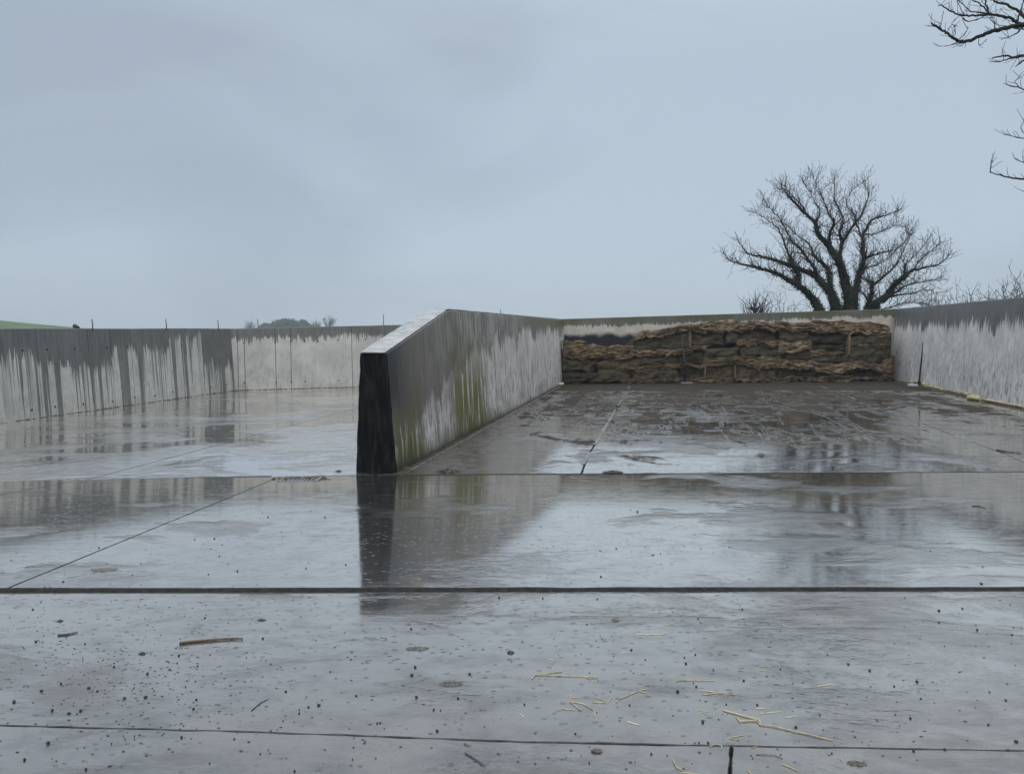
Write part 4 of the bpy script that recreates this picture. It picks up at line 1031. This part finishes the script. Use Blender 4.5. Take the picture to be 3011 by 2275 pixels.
# --- the near tree on the right: trunk out of the picture, limbs reaching in
NY = 16.0
def nz(zx, zy, off=0.0): return at_depth(2650 + zx * 0.3592, zy * 0.3592, NY + off)
near = empty('overhanging_tree', (16.2, 17.5, -0.5)); tag(near, 'leafless tree whose upper boughs reach in at the top right', 'tree')
tr = MB(); tpts = [Vector((16.2, 17.5, -0.6)), Vector((16.1, 17.4, 2.0)), Vector((15.9, 17.2, 5.0)), Vector((15.6, 16.9, 8.0)), Vector((15.7, 17.0, 11.0)), Vector((15.5, 17.1, 13.5))]
tp = smooth_path(tpts, 5); tr.tube(tp, [0.42 - 0.36 * k / (len(tp) - 1) for k in range(len(tp))], 10, False)
tr.build('trunk', M_BARK, near, smooth=True).location = -near.location
nb = MB(); rn = random.Random(21)
NB = [([(2300, 420), (1600, 260), (1200, 205), (1005, 205), (930, 215), (840, 236), (720, 270), (640, 300), (540, 340), (480, 340), (420, 310), (370, 270), (320, 242), (245, 200)], .060),
      ([(1005, 207), (950, 190), (900, 152), (800, 130), (720, 120), (600, 131), (500, 130), (430, 105), (340, 52), (308, 44)], .034),
      ([(1300, 230), (1100, 180), (1005, 132), (960, 92), (850, 35), (780, 20), (700, -20), (600, -90)], .036),
      ([(722, 120), (700, 60), (690, 0), (700, -80)], .020), ([(722, 115), (640, 105), (560, 90), (510, 40), (450, -10)], .018), ([(720, 112), (660, 45), (580, 0), (520, -50)], .018),
      ([(950, 192), (965, 120), (1000, 20), (1010, -60)], .020), ([(1005, 215), (950, 270), (890, 300), (815, 325)], .018), ([(1000, 240), (930, 235), (890, 225), (760, 190)], .014),
      ([(2300, 900), (1600, 560), (1200, 470), (1005, 455), (930, 466), (830, 460), (742, 476)], .040), ([(1060, 458), (1005, 464), (880, 482), (808, 506), (717, 508)], .020), ([(1080, 460), (1005, 497), (935, 548)], .028),
      ([(1400, 800), (1100, 750), (1005, 735), (960, 718), (890, 702), (858, 680)], .018), ([(960, 718), (935, 670), (972, 620)], .010),
      ([(1500, 1220), (1150, 1150), (1005, 1136), (930, 1120), (838, 1104)], .016), ([(1100, 1130), (1010, 1090), (980, 1040), (1020, 960)], .012),
      ([(2400, 1900), (1700, 1600), (1250, 1500), (1005, 1470), (900, 1456), (830, 1440), (718, 1410)], .030), ([(1120, 1420), (1005, 1337), (930, 1294)], .016), ([(1300, 1500), (1100, 1550), (990, 1568)], .010),
      ([(728, 1412), (735, 1360), (745, 1306)], .012), ([(475, 342), (430, 362), (370, 382)], .014), ([(570, 330), (520, 355), (480, 378)], .014), ([(640, 300), (636, 362), (665, 362), (698, 325)], .007),
      ([(330, 243), (325, 200), (350, 90)], .008), ([(370, 268), (400, 220), (436, 156)], .008), ([(425, 312), (440, 270), (432, 210)], .008), ([(470, 325), (520, 290), (546, 226)], .008), ([(520, 130), (485, 70), (445, -10)], .010), ([(330, 240), (305, 225), (268, 186)], .008),
      ([(770, 245), (760, 190), (735, 130)], .013), ([(505, 152), (550, 178), (660, 150), (760, 150)], .014)]
for li, (pp, r0) in enumerate(NB):
    dr = 0.5 * math.sin(li * 2.3)
    ctrl = [nz(x, y, dr + 0.12 * math.sin(k * 1.7 + li)) for k, (x, y) in enumerate(pp)]
    if pp[0][0] > 1900: ctrl[0] = Vector((15.75, 17.0, max(2.5, min(11.0, ctrl[0].z))))
    path = smooth_path(ctrl, 5); path = [p + Vector((rn.gauss(0, .006), rn.gauss(0, .01), rn.gauss(0, .006))) for p in path]
    L_ = len(path); rad = [max(0.006, r0 * (1 - 0.72 * k / (L_ - 1)) * (1 + 0.12 * fnz(k * 0.9, li, 3))) for k in range(L_)]
    nb.tube(path, rad, 6, False)
    for k in range(3, L_ - 1):
        if path[k].x < 12.0 and rn.random() < (0.42 if r0 > .012 else 0.12):
            d = (path[k + 1] - path[k - 1]).normalized(); side = Vector((rn.gauss(0, .7), rn.gauss(0, .7), rn.uniform(-.3, 1.1))).normalized()
            twiggy(nb, path[k], d * 0.6 + side, rn.uniform(.10, .38), 0.0068, 0, rn, 0.15, 0.7, 0.07)
# the rest of its crown, out of the picture to the right
for k in range(9, len(tp), 1):
    for _ in range(2):
        a = rn.uniform(-0.9, 1.6); twiggy(nb, tp[k], Vector((math.cos(a), math.sin(a) * .8 + .2, 0.5)), rn.uniform(1.5, 3.0), 0.05, 2, rn, 0.1, 0.8, 0.4)
nb.build('crown', M_BARK, near).location = -near.location

# --- far trees over the left bay, softened by the wet air
def far_evergreen(px, pytop, halfw_px, Y, label, seed, flat=0.8):
    rr = random.Random(seed); top = at_depth(px, pytop, Y); k = Y / F; hw = halfw_px * k
    root = empty('evergreen_tree', (top.x, Y, -2)); tag(root, label, 'tree', 'far trees beyond the left bay')
    H_ = top.z + 2.0
    tm = MB(); tm.tube([Vector((top.x, Y, -2.2)), Vector((top.x + .3, Y, -2 + H_ * .6))], [.5, .3], 6); tm.build('trunk', M_BARK, root).location = -root.location
    mb = MB()
    clumps = []
    for _ in range(44):
        a, b = rr.uniform(-1, 1), rr.uniform(-1, 1)
        if a * a + b * b > 1: continue
        clumps.append(Vector((top.x + a * hw * .82, Y + b * hw * .7, -2 + H_ * (0.93 * math.sqrt(max(0.05, 1 - a * a * .8 - b * b * .5)) * rr.uniform(.55, 1.0)))))
    for c in clumps:
        rx, rz = hw * rr.uniform(.22, .36), H_ * rr.uniform(.07, .13)
        for _ in range(230):
            v = Vector((rr.gauss(0, .5) * rx, rr.gauss(0, .5) * rx, rr.gauss(0, .5) * rz)); q = c + v
            s_ = rr.uniform(.3, .75); a = Vector((rr.gauss(0, 1), rr.gauss(0, 1), rr.uniform(-.2, .6))).normalized(); b2 = a.orthogonal().normalized()
            i = [mb.vert(q + x) for x in (a * s_ * 1.6, b2 * s_ * .5, -a * s_, -b2 * s_ * .5)]; mb.face(*i)
    mb.build('crown', M_FARG, root).location = -root.location
far_evergreen(838, 932, 52, 430, 'broad hazy evergreen beyond the left bay, tallest of the clump', 1)
far_evergreen(782, 950, 30, 425, 'low hazy evergreen shoulder on the left of the far clump', 2)
far_evergreen(885, 938, 30, 436, 'hazy evergreen on the right of the far clump', 3)
def far_bare(px, pytop, halfw_px, Y, label, seed):
    rr = random.Random(seed); top = at_depth(px, pytop, Y); hw = halfw_px * Y / F
    root = empty('bare_tree', (top.x, Y, -2)); tag(root, label, 'tree', 'far trees beyond the left bay'); H_ = top.z + 2
    tm = MB(); tm.tube([Vector((top.x, Y, -2.2)), Vector((top.x, Y, -2 + H_ * .5))], [.25, .16], 6, False); tm.build('trunk', M_BARK, root).location = -root.location
    mb = MB()
    for k in range(16):
        a = rr.uniform(-1, 1); z0 = -2 + H_ * rr.uniform(.25, .5); p = Vector((top.x, Y, z0))
        e = Vector((top.x + a * hw, Y + rr.uniform(-1, 1) * hw, -2 + H_ * (rr.uniform(.85, 1.0) - 0.25 * abs(a)))); d = e - p
        pts = [p.lerp(e, t / 6) + Vector((rr.gauss(0, .08), rr.gauss(0, .08), 0)) for t in range(7)]; mb.tube(pts, [.10 * (1 - t / 6) + .03 for t in range(7)], 4, False)
        for t in range(2, 7):
            for _ in range(2): twiggy(mb, pts[t], d.normalized() + Vector((rr.gauss(0, .8), rr.gauss(0, .8), .3)), rr.uniform(.8, 2.0), .05, 1, rr, .2, .8, .5)
    mb.build('crown', M_TWIG, root).location = -root.location
far_bare(965, 926, 24, 300, 'pale bare tree right of the far evergreen clump', 11)
far_bare(930, 944, 14, 310, 'small hazy bush between the evergreens and the pale bare tree', 12)
far_bare(733, 946, 16, 330, 'small hazy bare bush left of the far evergreen clump', 13)
far_bare(2222, 893, 3, 60, 'distant thin twig top over the middle of the mossy wall', 14)

# --- steel rods standing up behind the left walls
M_ROD = simple('grey_rod', (0.05, 0.055, 0.06), (0.10, 0.105, 0.11), 12, 0.5)
RODS = [(271, 938, 968, LW0, LDIR, LOUT, 'thin steel rod on the left wall, nearest the picture edge'), (488, 938, 968, LW0, LDIR, LOUT, 'second steel rod along the top of the left wall'),
        (641, 941, 968, LW0, LDIR, LOUT, 'steel rod on the left wall close to its far corner'), (758, 938, 968, LW1, LBDIR, LBOUT, 'steel rod on the back wall in front of the far evergreens'),
        (1127, 923, 954, LW1, LBDIR, LBOUT, 'steel rod on the left back wall just left of the dividing wall'), (1472, 911, 945, LW1, LBDIR, LBOUT, 'short steel rod tip showing over the dividing wall')]
for px, y0, y1, A_, D_, O_, lab in RODS:
    u = uproj(A_, D_, px); q = A_ + D_ * u + O_ * 0.24; p1 = at_depth(px, y0, q.y); p0 = Vector((p1.x, q.y, 1.80))
    mb = MB(); mb.tube([p0, p0.lerp(p1, .5) + Vector((0.006, 0, 0)), p1 + Vector((-0.008 if px < 900 else 0.0, 0, 0))], 0.013, 7)
    tag(mb.build('steel_rod', M_ROD, loc=p0, smooth=True), lab, 'rod', 'steel rods along the left walls')
# small dark bird-like lump on the left wall
u = uproj(LW0, LDIR, 256); q = LW0 + LDIR * u + LOUT * 0.2; P = Vector((q.x, q.y, 1.86)); mb = MB()
prev = None
for k, (dx, dz, r) in enumerate(((-.06, .02, .02), (-.045, .05, .04), (-.01, .045, .05), (.04, .03, .035), (.09, .012, .012))):
    ring = [mb.vert(P + Vector((dx, r * math.cos(a * 0.785), dz + r * math.sin(a * 0.785)))) for a in range(8)]
    if prev:
        for a in range(8): mb.face(prev[a], prev[(a + 1) % 8], ring[(a + 1) % 8], ring[a])
    else: mb.face(*ring[::-1])
    prev = ring
mb.face(*prev)
tag(mb.build('plastic_scrap', M_BLK, loc=P, smooth=True), 'small black scrap perched on top of the left wall', 'scrap')

# ================================================================== SMALL THINGS ON THE APRON
# drain grate beside the dividing wall
dg = gpt(884, 1410); dg.z = 0.0
root = empty('drain_grate', dg); tag(root, 'muddy drain grate set in the joint left of the dividing wall', 'drain')
mb = MB()
for a, b, sx, sy in ((0, -.15, .44, .03), (0, .15, .44, .03), (-.22, 0, .03, .33), (.22, 0, .03, .33)): mb.box((dg.x + a, dg.y + b, 0.022), sx, sy, 0.03)
local(mb, 'frame', M_STEEL, root)
for k in range(9):
    mb = MB(); mb.box((dg.x - .18 + k * .045, dg.y, 0.020), .018, .27, .022); local(mb, 'bar', M_STEEL, root)
mb = MB(); mb.box((dg.x, dg.y, 0.004), .42, .29, .006); local(mb, 'sump', M_HOLE, root)
litter('drain_mud', [dg + Vector((-.25, .05, 0)), dg + Vector((0, .12, 0)), dg + Vector((.25, .1, 0))], M_MUCK, .10, .035, 160, 31, 'clotted mud round the drain grate', 'mud', 'stuff')
# wet clumps of crop
def clump(px, py, wpx, hgt, mat, label, seed, cat='clump', nb_=170):
    P = gpt(px, py); w = wpx * P.y / F / 2; rr = random.Random(seed); mb = MB()
    n_ = 16; rings = []
    for j in range(4):
        f = j / 3; ring = []
        for k in range(n_):
            a = 2 * math.pi * k / n_; rr_ = w * (1 - f * .95) * (1 + .35 * fnz(math.cos(a) * 2, math.sin(a) * 2, seed)); zz = hgt * (1 - (1 - f) ** 2) * (.7 + .6 * fnz(a * 2, f * 3, seed, 1.3))
            x, y = P.x + rr_ * math.cos(a), P.y + rr_ * .55 * math.sin(a); ring.append(mb.vert((x, y, g(x, y) + 0.001 + max(0, zz))))
        rings.append(ring)
    for A_, B_ in zip(rings, rings[1:]):
        for k in range(n_): mb.face(A_[k], A_[(k + 1) % n_], B_[(k + 1) % n_], B_[k])
    mb.face(*rings[-1])
    for _ in range(nb_):
        a = rr.uniform(0, 6.28); r_ = w * math.sqrt(rr.random()); x, y = P.x + r_ * math.cos(a), P.y + r_ * .55 * math.sin(a)
        q = Vector((x, y, g(x, y) + .003 + hgt * .7 * (1 - r_ / w))); d = Vector((math.cos(a) + rr.gauss(0, .6), math.sin(a) + rr.gauss(0, .6), rr.uniform(-.1, .35))).normalized()
        e = q + d * w * rr.uniform(.2, .5); e.z = max(e.z, g(e.x, e.y) + .002); sd_ = Vector((-d.y, d.x, 0)) * rr.uniform(.0012, .004)
        i = [mb.vert(v) for v in (q - sd_, q + sd_, e)]; mb.face(*i)
    return tag(mb.build('crop_clump', mat, loc=P), label, cat)
M_LEAFD = simple('dark_wet_leaf', (0.008, 0.008, 0.007), (0.03, 0.026, 0.02), 30, 0.45, 0.5)
M_MUDG = simple('tan_mud', (0.07, 0.055, 0.04), (0.15, 0.125, 0.095), 60, 0.5, 0.8)
M_MUDD = simple('grey_mud', (0.05, 0.046, 0.04), (0.11, 0.10, 0.09), 60, 0.45, 0.8)
clump(1318, 1387, 62, .05, M_LEAFD, 'dark wet leaf clump on the drain joint right of the dividing wall', 1)
clump(1802, 1389, 62, .028, M_LEAFD, 'flat dark crop clump on the drain joint in the middle of the yard', 2)
clump(1194, 1380, 34, .05, M_MOSS, 'mossy tuft at the front corner of the dividing wall', 3)
clump(2005, 1204, 34, .05, M_MOSS, 'yellowish green tuft on the right bay floor before the silage', 4)
clump(995, 1386, 22, .02, M_LEAFD, 'little black leaf just left of the dividing wall foot', 5, nb_=20)
clump(305, 1675, 80, .006, M_MUDG, 'tan mud smear on the left of the apron strip', 6, 'mud', 20)
clump(1227, 1907, 68, .007, M_MUDD, 'grey brown mud patch nearest the thick black joint', 7, 'mud', 10)
clump(1325, 2011, 70, .009, M_MUDD, 'crumbly brown mud patch in the middle of the near slab', 8, 'mud', 30)
clump(2520, 2245, 62, .006, M_MUDD, 'dark mud scuff by the bottom right', 9, 'mud', 20)
clump(1755, 2208, 36, .006, M_MUDG, 'brown fibrous smear below the crack, left of centre bottom', 10, 'mud', 60)
clump(1226, 1702, 34, .012, M_MUDG, 'small tan leaf crumpled just beyond the thick black joint', 11, 'leaf', 14)
clump(1502, 1919, 22, .012, M_LEAFD, 'dark reddish leaf fragment on the middle of the wide slab', 12, 'leaf', 14)
clump(1810, 1823, 26, .012, M_MUDG, 'small orange brown leaf scrap right of centre below the joint', 13, 'leaf', 16)
clump(418, 1922, 22, .010, M_LEAFD, 'dark leaf crumb among the pebbles on the left', 14, 'leaf', 12)
clump(177, 1826, 20, .009, M_LEAFD, 'small dark reddish leaf crumb at the far left', 15, 'leaf', 10)
clump(769, 1823, 26, .009, M_LEAFD, 'brown leaf sliver left of the dark reflection', 16, 'leaf', 10)

# twigs
def stick(label, pts, r, mat, lift=0.006, name='twig', cat='twig', group=None, taper=.5):
    P = [gpt(*p) for p in pts]; P = [p + Vector((0, 0, lift * 0.2 + r * .75)) for p in P]; path = smooth_path(P, 4) if len(P) > 2 else [P[0].lerp(P[1], t / 4) for t in range(5)]
    n_ = len(path); mb = MB(); mb.tube(path, [r * (1 - (1 - taper) * k / (n_ - 1)) * (1 + .15 * fnz(k, r * 99, 1)) for k in range(n_)], 6)
    return tag(mb.build(name, mat, loc=P[0]), label, cat, group)
M_WOOD = simple('wet_brown_twig', (0.03, 0.018, 0.010), (0.11, 0.07, 0.042), 40, 0.5, 0.5)
M_GREYT = simple('grey_twig', (0.03, 0.03, 0.03), (0.075, 0.072, 0.07), 40, 0.6, 0.5)
r5 = lambda x, y: (x * .3436, 1725 + y * .3436)
r6 = lambda x, y: (750 + x * .3436, 1725 + y * .3436)
r7 = lambda x, y: (1500 + x * .3436, 1725 + y * .3436)
r8 = lambda x, y: (2250 + x * .344, 1725 + y * .344)
stick('thick brown stick lying on the left of the wide slab', [r5(1535, 492), r5(1700, 472), r5(1950, 452), r5(2078, 452)], .0075, M_WOOD, .002)
stick('small grey twig lying at the far left of the wide slab', [r5(495, 418), r5(580, 410), r5(665, 392)], .0055, M_GREYT, .001)
stick('thin dark stem slanting left of centre on the wide slab', [r6(-30, 1060), r6(40, 1000), r6(115, 960)], .0022, M_GREYT, .001)
stick('forked grey stem near the bottom centre', [r6(1798, 1422), r6(1890, 1480), r6(1972, 1533)], .0026, M_GREYT, .001)
stick('short grey stem just under the near joint at centre', [r6(1790, 1342), r6(1820, 1356), r6(1845, 1363)], .0022, M_GREYT, .001)
stick('dark twig lying in the right bay near the right picture edge', [(2930, 1324), (2965, 1329), (3004, 1332)], .012, M_GREYT, .004)
stick('little dark stick at the right of the apron strip', [(2858, 1488), (2880, 1489), (2897, 1495)], .006, M_GREYT, .002)
# straws
M_STK = simple('yellow_straw', (0.26, 0.21, 0.12), (0.46, 0.39, 0.25), 30, 0.5, 0.3)
M_STKP = simple('bleached_straw', (0.42, 0.38, 0.27), (0.62, 0.57, 0.44), 30, 0.5, 0.3)
def straw(label, strands, r=.0028, mat=None, group='straw stalks scattered on the near slab'):
    r *= 0.58
    mb = MB(); loc = gpt(*strands[0][0])
    for st in strands:
        P = [gpt(*p) + Vector((0, 0, r * .9 + .0012 * (1 if 0 < k < len(st) - 1 else .1))) for k, p in enumerate(st)]
        path = [];
        for a, b in zip(P, P[1:]): path += [a.lerp(b, t / 3) for t in range(3)]
        path.append(P[-1]); n_ = len(path); mb.tube(path, [r * (1 - .35 * k / n_) for k in range(n_)], 6)
    return tag(mb.build('straw_stalk', mat or M_STK, loc=loc), label, 'straw', group)
straw('long straw folded back sharply, left of the other straws', [[r7(440, 728), r7(330, 740), r7(215, 756)], [r7(185, 790), r7(215, 757), r7(560, 768), r7(740, 771)], [r7(640, 772), r7(680, 788), r7(750, 778)]], .0036)
straw('single straight straw upper right of the scattered straws', [[r7(1425, 809), r7(1460, 800), r7(1752, 806)]], .0036)
straw('pair of straws crossing at a low angle right of centre', [[r7(1628, 890), r7(1780, 905), r7(1932, 926)], [r7(1650, 925), r7(1800, 908)]], .0032)
straw('zigzag bent straw cluster in the middle of the near slab', [[r7(520, 922), r7(515, 985), r7(600, 1055)], [r7(515, 985), r7(620, 1002), r7(715, 1055), r7(726, 1112)], [r7(440, 1045), r7(560, 1058)], [r7(525, 950), r7(580, 950)]], .0034)
straw('short straw pair in a flat V beside the zigzag straw', [[r7(738, 943), r7(830, 993)], [r7(845, 985), r7(858, 962), r7(870, 943)], [r7(703, 990), r7(830, 996)]], .0028)
straw('slanting straw with a frayed tip in the centre right', [[r7(925, 966), r7(1010, 930), r7(1100, 891), r7(1166, 876)], [r7(1110, 896), r7(1172, 912)], [r7(905, 995), r7(925, 968)]], .0032)
straw('pale flat straw sliver above the near joint', [[r7(1005, 1155), r7(1105, 1185)]], .0036, M_STKP)
straw('small hooked white straw bit right of the long folded straw', [[r7(935, 586), r7(958, 565), r7(1022, 562)]], .0022, M_STKP)
straw('faint pale straw lying level, highest of the straws', [[r7(1073, 407), r7(1285, 411), r7(1350, 396)]], .0030, M_STKP)
straw('longest thick straw reaching down right to the near joint', [[r7(1825, 1060), r7(2000, 1110), r7(2130, 1141), r7(2145, 1186), r7(2212, 1192), r8(70, 1197), r8(300, 1251), r8(578, 1316)], [r7(1940, 1116), r7(1960, 1156), r7(2110, 1147), r7(2138, 1187)]], .0050)
straw('short pale straw right of the longest straw', [[r8(450, 852), r8(563, 836)]], .0034, M_STKP)
straw('short straw below the near joint at bottom right', [[r8(145, 1516), r8(275, 1574)]], .0034)
straw('tiny straw chip beside the dark mud scuff', [[r8(640, 1467), r8(668, 1494)]], .0030)
straw('level pale straw just above the longest straw', [[r8(-40, 1085), r8(60, 1075), r8(132, 1068)]], .0026, M_STKP)
straw('grey straw sliver above the middle of the longest straw', [[r8(172, 1117), r8(220, 1115), r8(270, 1103)]], .0026, M_STKP)
straw('straw running off the bottom edge left of the crack', [[r7(1390, 1475), r7(1420, 1542), r7(1495, 1580)], [r7(1460, 1590), r7(1640, 1602)]], .0028)
straw('curled straw scrap beside the top of the crack', [[r7(1710, 1366), r7(1760, 1350), r7(1812, 1362), r7(1808, 1392)], [r7(1870, 1296), r7(1926, 1308)], [r7(1890, 1290), r7(2000, 1270)]], .0030)
straw('pale straw stub right of the crack', [[r7(2066, 1381), r7(2108, 1368)]], .0030)
straw('pale sliver left of the longest straw bend', [[r7(2103, 1043), r7(2182, 1041)]], .0030, M_STKP)
straw('straw tip cut by the bottom edge right of the crack', [[r7(2030, 1570), r7(2062, 1602)]], .0030)
straw('frayed straw bits up left of the longest straw', [[r7(1598, 1054), r7(1690, 1070)], [r7(1640, 1075), r7(1715, 1104)]], .0022)
straw('brownish grass tuft at the right of the straws', [[r7(2132, 684), r8(0, 680), r8(110, 678)], [r7(2140, 720), r8(0, 718), r8(30, 724)]], .0022)
straw('little white chip left of the zigzag straw', [[r7(240, 990), r7(268, 965)]], .0024, M_STKP)
straw('little bent white chip at the lower left of the straws', [[r7(82, 1090), r7(100, 1096), r7(112, 1114)]], .0024, M_STKP)
straw('little white chip above the long folded straw', [[r7(325, 615), r7(368, 628)]], .0024, M_STKP)
straw('faint straw sliver above the highest level straw', [[r7(1308, 334), r7(1392, 314)]], .0022, M_STKP)
straw('brown curled stalk at the right beyond the crack', [[r7(2105, 1437), r8(0, 1437), r8(70, 1440), r8(150, 1470)]], .0022, M_WOOD)

# black pebbles: the larger ones one by one
PB5 = '210,1480 413,1338 953,1340 1070,1300 1150,1275 1553,1288 1793,1508 735,1560 658,1090 690,1063 590,1085 588,1140 1017,1173 1203,1097 1570,1188 306,1172 448,1058 526,1000 1245,947 1065,955 1143,870 833,893 353,893 535,845 520,830 975,685 1515,652 1530,590 1690,680 1655,1045 1680,967 1587,857 1671,808 2108,606 709,618 1220,575 1762,240 1752,268 411,368 281,194 1183,168 350,132 727,489 307,470 120,984 760,868 1261,745'
PB6 = '113,1392 135,1235 338,1577 833,1475 1045,1168 1070,1165 545,1015 457,1030 378,1052 377,1083 239,1147 865,932 263,897 643,726 1340,757 1370,688 1835,747 1528,1052 1588,1056 1962,1197 1557,1235 67,444 223,356 325,110 1300,183 1578,272 1335,362 1806,140 2087,94 820,622 521,460 2165,622 1736,957 1799,963 1380,946 1625,1177 1105,1212'
PB7 = '343,38 280,100 745,106 172,265 656,323 868,422 104,466 1037,541 1548,548 1584,580 1490,604 1156,624 1504,658 1738,704 1592,855 1567,824 858,894 1022,1013 122,1008 1623,970 1432,898 1848,1005 1783,1133 1648,1160 1580,1335 1615,1332 1693,1335 677,1504 1207,1430 1343,1442 2073,1467 2186,1258 2113,1010 1985,194 1608,274 558,1256 1291,794 1997,803'
PB8 = '262,1203 767,1285 570,1426 533,580 127,378 47,930 130,705 376,190 444,236 710,664 893,718 1192,92 1487,205 1686,187 1655,225 2009,114 2096,155 1487,308 1323,442 1813,370 2110,412 2124,348 2190,354 1533,505 1919,901 2058,971 2050,1047 1113,1093 1241,1126 1270,1406 1537,1392 2147,1327 1103,852 1298,812 1331,956 1909,1179 235,825 467,1096'
PF = [((0, 1350), '380,1094 428,1092 541,1047 940,1066 1877,830 1783,984 1290,810 1269,874 1204,891 1833,680 1666,686 856,417 415,733 846,758 2030,958 1132,990'),
      ((750, 1350), '436,934 400,626 227,622 232,665 477,442 111,495 598,497 2077,871 1909,1005 777,903'), ((1500, 1350), '580,499 1089,451 142,205 1287,807 1226,818 1036,788 908,765 776,1005 1876,752'),
      ((2250, 1350), '773,575 817,945 1120,181 808,357 868,269 1472,719 1553,606 1849,1066 1416,786')]
SETS = [((0, 1725), PB5), ((750, 1725), PB6), ((1500, 1725), PB7), ((2250, 1725), PB8)] + PF
M_PEB = simple('black_pebble', (0.006, 0.006, 0.007), (0.02, 0.02, 0.021), 60, 0.35, 0.3)
def pebble_mesh(seed):
    rr = random.Random(seed); mb = MB(); n_ = 7; rings = []
    for j in range(1, 4):
        th = math.pi * j / 4; rings.append([mb.vert((math.sin(th) * math.cos(6.283 * k / n_) * rr.uniform(.8, 1.15), math.sin(th) * math.sin(6.283 * k / n_) * rr.uniform(.8, 1.15), math.cos(th) * .8)) for k in range(n_)])
    t, b = mb.vert((0, 0, .8)), mb.vert((0, 0, -.8))
    for k in range(n_):
        k2 = (k + 1) % n_; mb.face(t, rings[0][k], rings[0][k2]); mb.face(b, rings[2][k2], rings[2][k])
        for A_, B_ in zip(rings, rings[1:]): mb.face(A_[k], B_[k], B_[k2], A_[k2])
    me = bpy.data.meshes.new('pebble'); me.from_pydata(mb.v, [], mb.f); me.materials.append(M_PEB); me.polygons.foreach_set('use_smooth', [True] * len(me.polygons)); return me
PM = [pebble_mesh(k) for k in range(6)]
rp = random.Random(77)
def zone_near(P):
    for a_, b_ in zip(J3, J3[1:]):
        if a_.x <= P.x <= b_.x: return P.y < a_.y + (b_.y - a_.y) * (P.x - a_.x) / (b_.x - a_.x)
    return P.y < (J3[0].y if P.x < 0 else J3[-1].y)
for (ox_, oy_), txt in SETS:
    for q in txt.split():
        zx, zy = map(int, q.split(',')); P = gpt(ox_ + zx * .3438, oy_ + zy * .3438)
        r = (.0026 + .0042 * rp.random() ** 1.8) * (1.0 if P.y < 4.2 else (1.15 if P.y < 6 else 1.5))
        o = bpy.data.objects.new('pebble', PM[rp.randrange(6)]); o.scale = (r * rp.uniform(.9, 1.35), r * rp.uniform(.8, 1.1), r * rp.uniform(.8, 1.1)); o.rotation_euler = (0, 0, rp.uniform(0, 6.28))
        o.location = P + Vector((0, 0, r * .55)); link(o); 
        strip = 'on the nearest slab' if zone_near(P) else ('on the wide middle slab' if P.y < J1a.y else 'beyond the thick black joint')
        px_ = ox_ + zx * .3438; third = 'left' if px_ < 1000 else ('middle' if px_ < 2000 else 'right')
        big_ = 'larger' if r > .0045 * (1.0 if P.y < 4.2 else (1.15 if P.y < 6 else 1.5)) else 'small'
        tag(o, f'{big_} black pebble {strip}, {third} third of picture', 'pebble', f'{big_} black pebbles, {third}, {strip}')
# finer grit, past counting
gm_ = MB(); rg = random.Random(9)
for _ in range(1000):
    if rg.random() < .45: px, py = rg.gauss(430, 230), rg.gauss(1960, 110)
    else: px, py = rg.uniform(-50, 3060), 1430 + 830 * rg.random() ** 0.8
    if py < 1440 or py > 2290: continue
    P = gpt(px, py); r = rg.uniform(.0016, .0042) * (1 if P.y < 5 else 1.5); a0 = rg.random() * 6; el = rg.uniform(1, 2.2)
    ring = [gm_.vert(P + Vector((r * el * math.cos(a0 + k * 1.2566), r * math.sin(a0 + k * 1.2566), .0004))) for k in range(5)]; c = gm_.vert(P + Vector((0, 0, r * .9)))
    for k in range(5): gm_.face(ring[k], ring[(k + 1) % 5], c)
tag(gm_.build('grit', M_PEB, loc=(0, 5, 0)), 'fine black grit sprinkled over the apron', 'grit', kind='stuff')

# ================================================================== WET AIR
hb = MB(); hb.box((0, 230, 6.5), 900, 740, 34)
m = bpy.data.materials.new('wet_air'); m.use_nodes = True; nt = m.node_tree; nt.nodes.clear()
vo = nt.nodes.new('ShaderNodeOutputMaterial'); pv = nt.nodes.new('ShaderNodeVolumePrincipled')
pv.inputs['Color'].default_value = (0.66, 0.72, 0.80, 1); pv.inputs['Density'].default_value = 0.0008; pv.inputs['Anisotropy'].default_value = 0.2
nt.links.new(pv.outputs[0], vo.inputs['Volume'])
tag(hb.build('haze', m), kind='stuff')
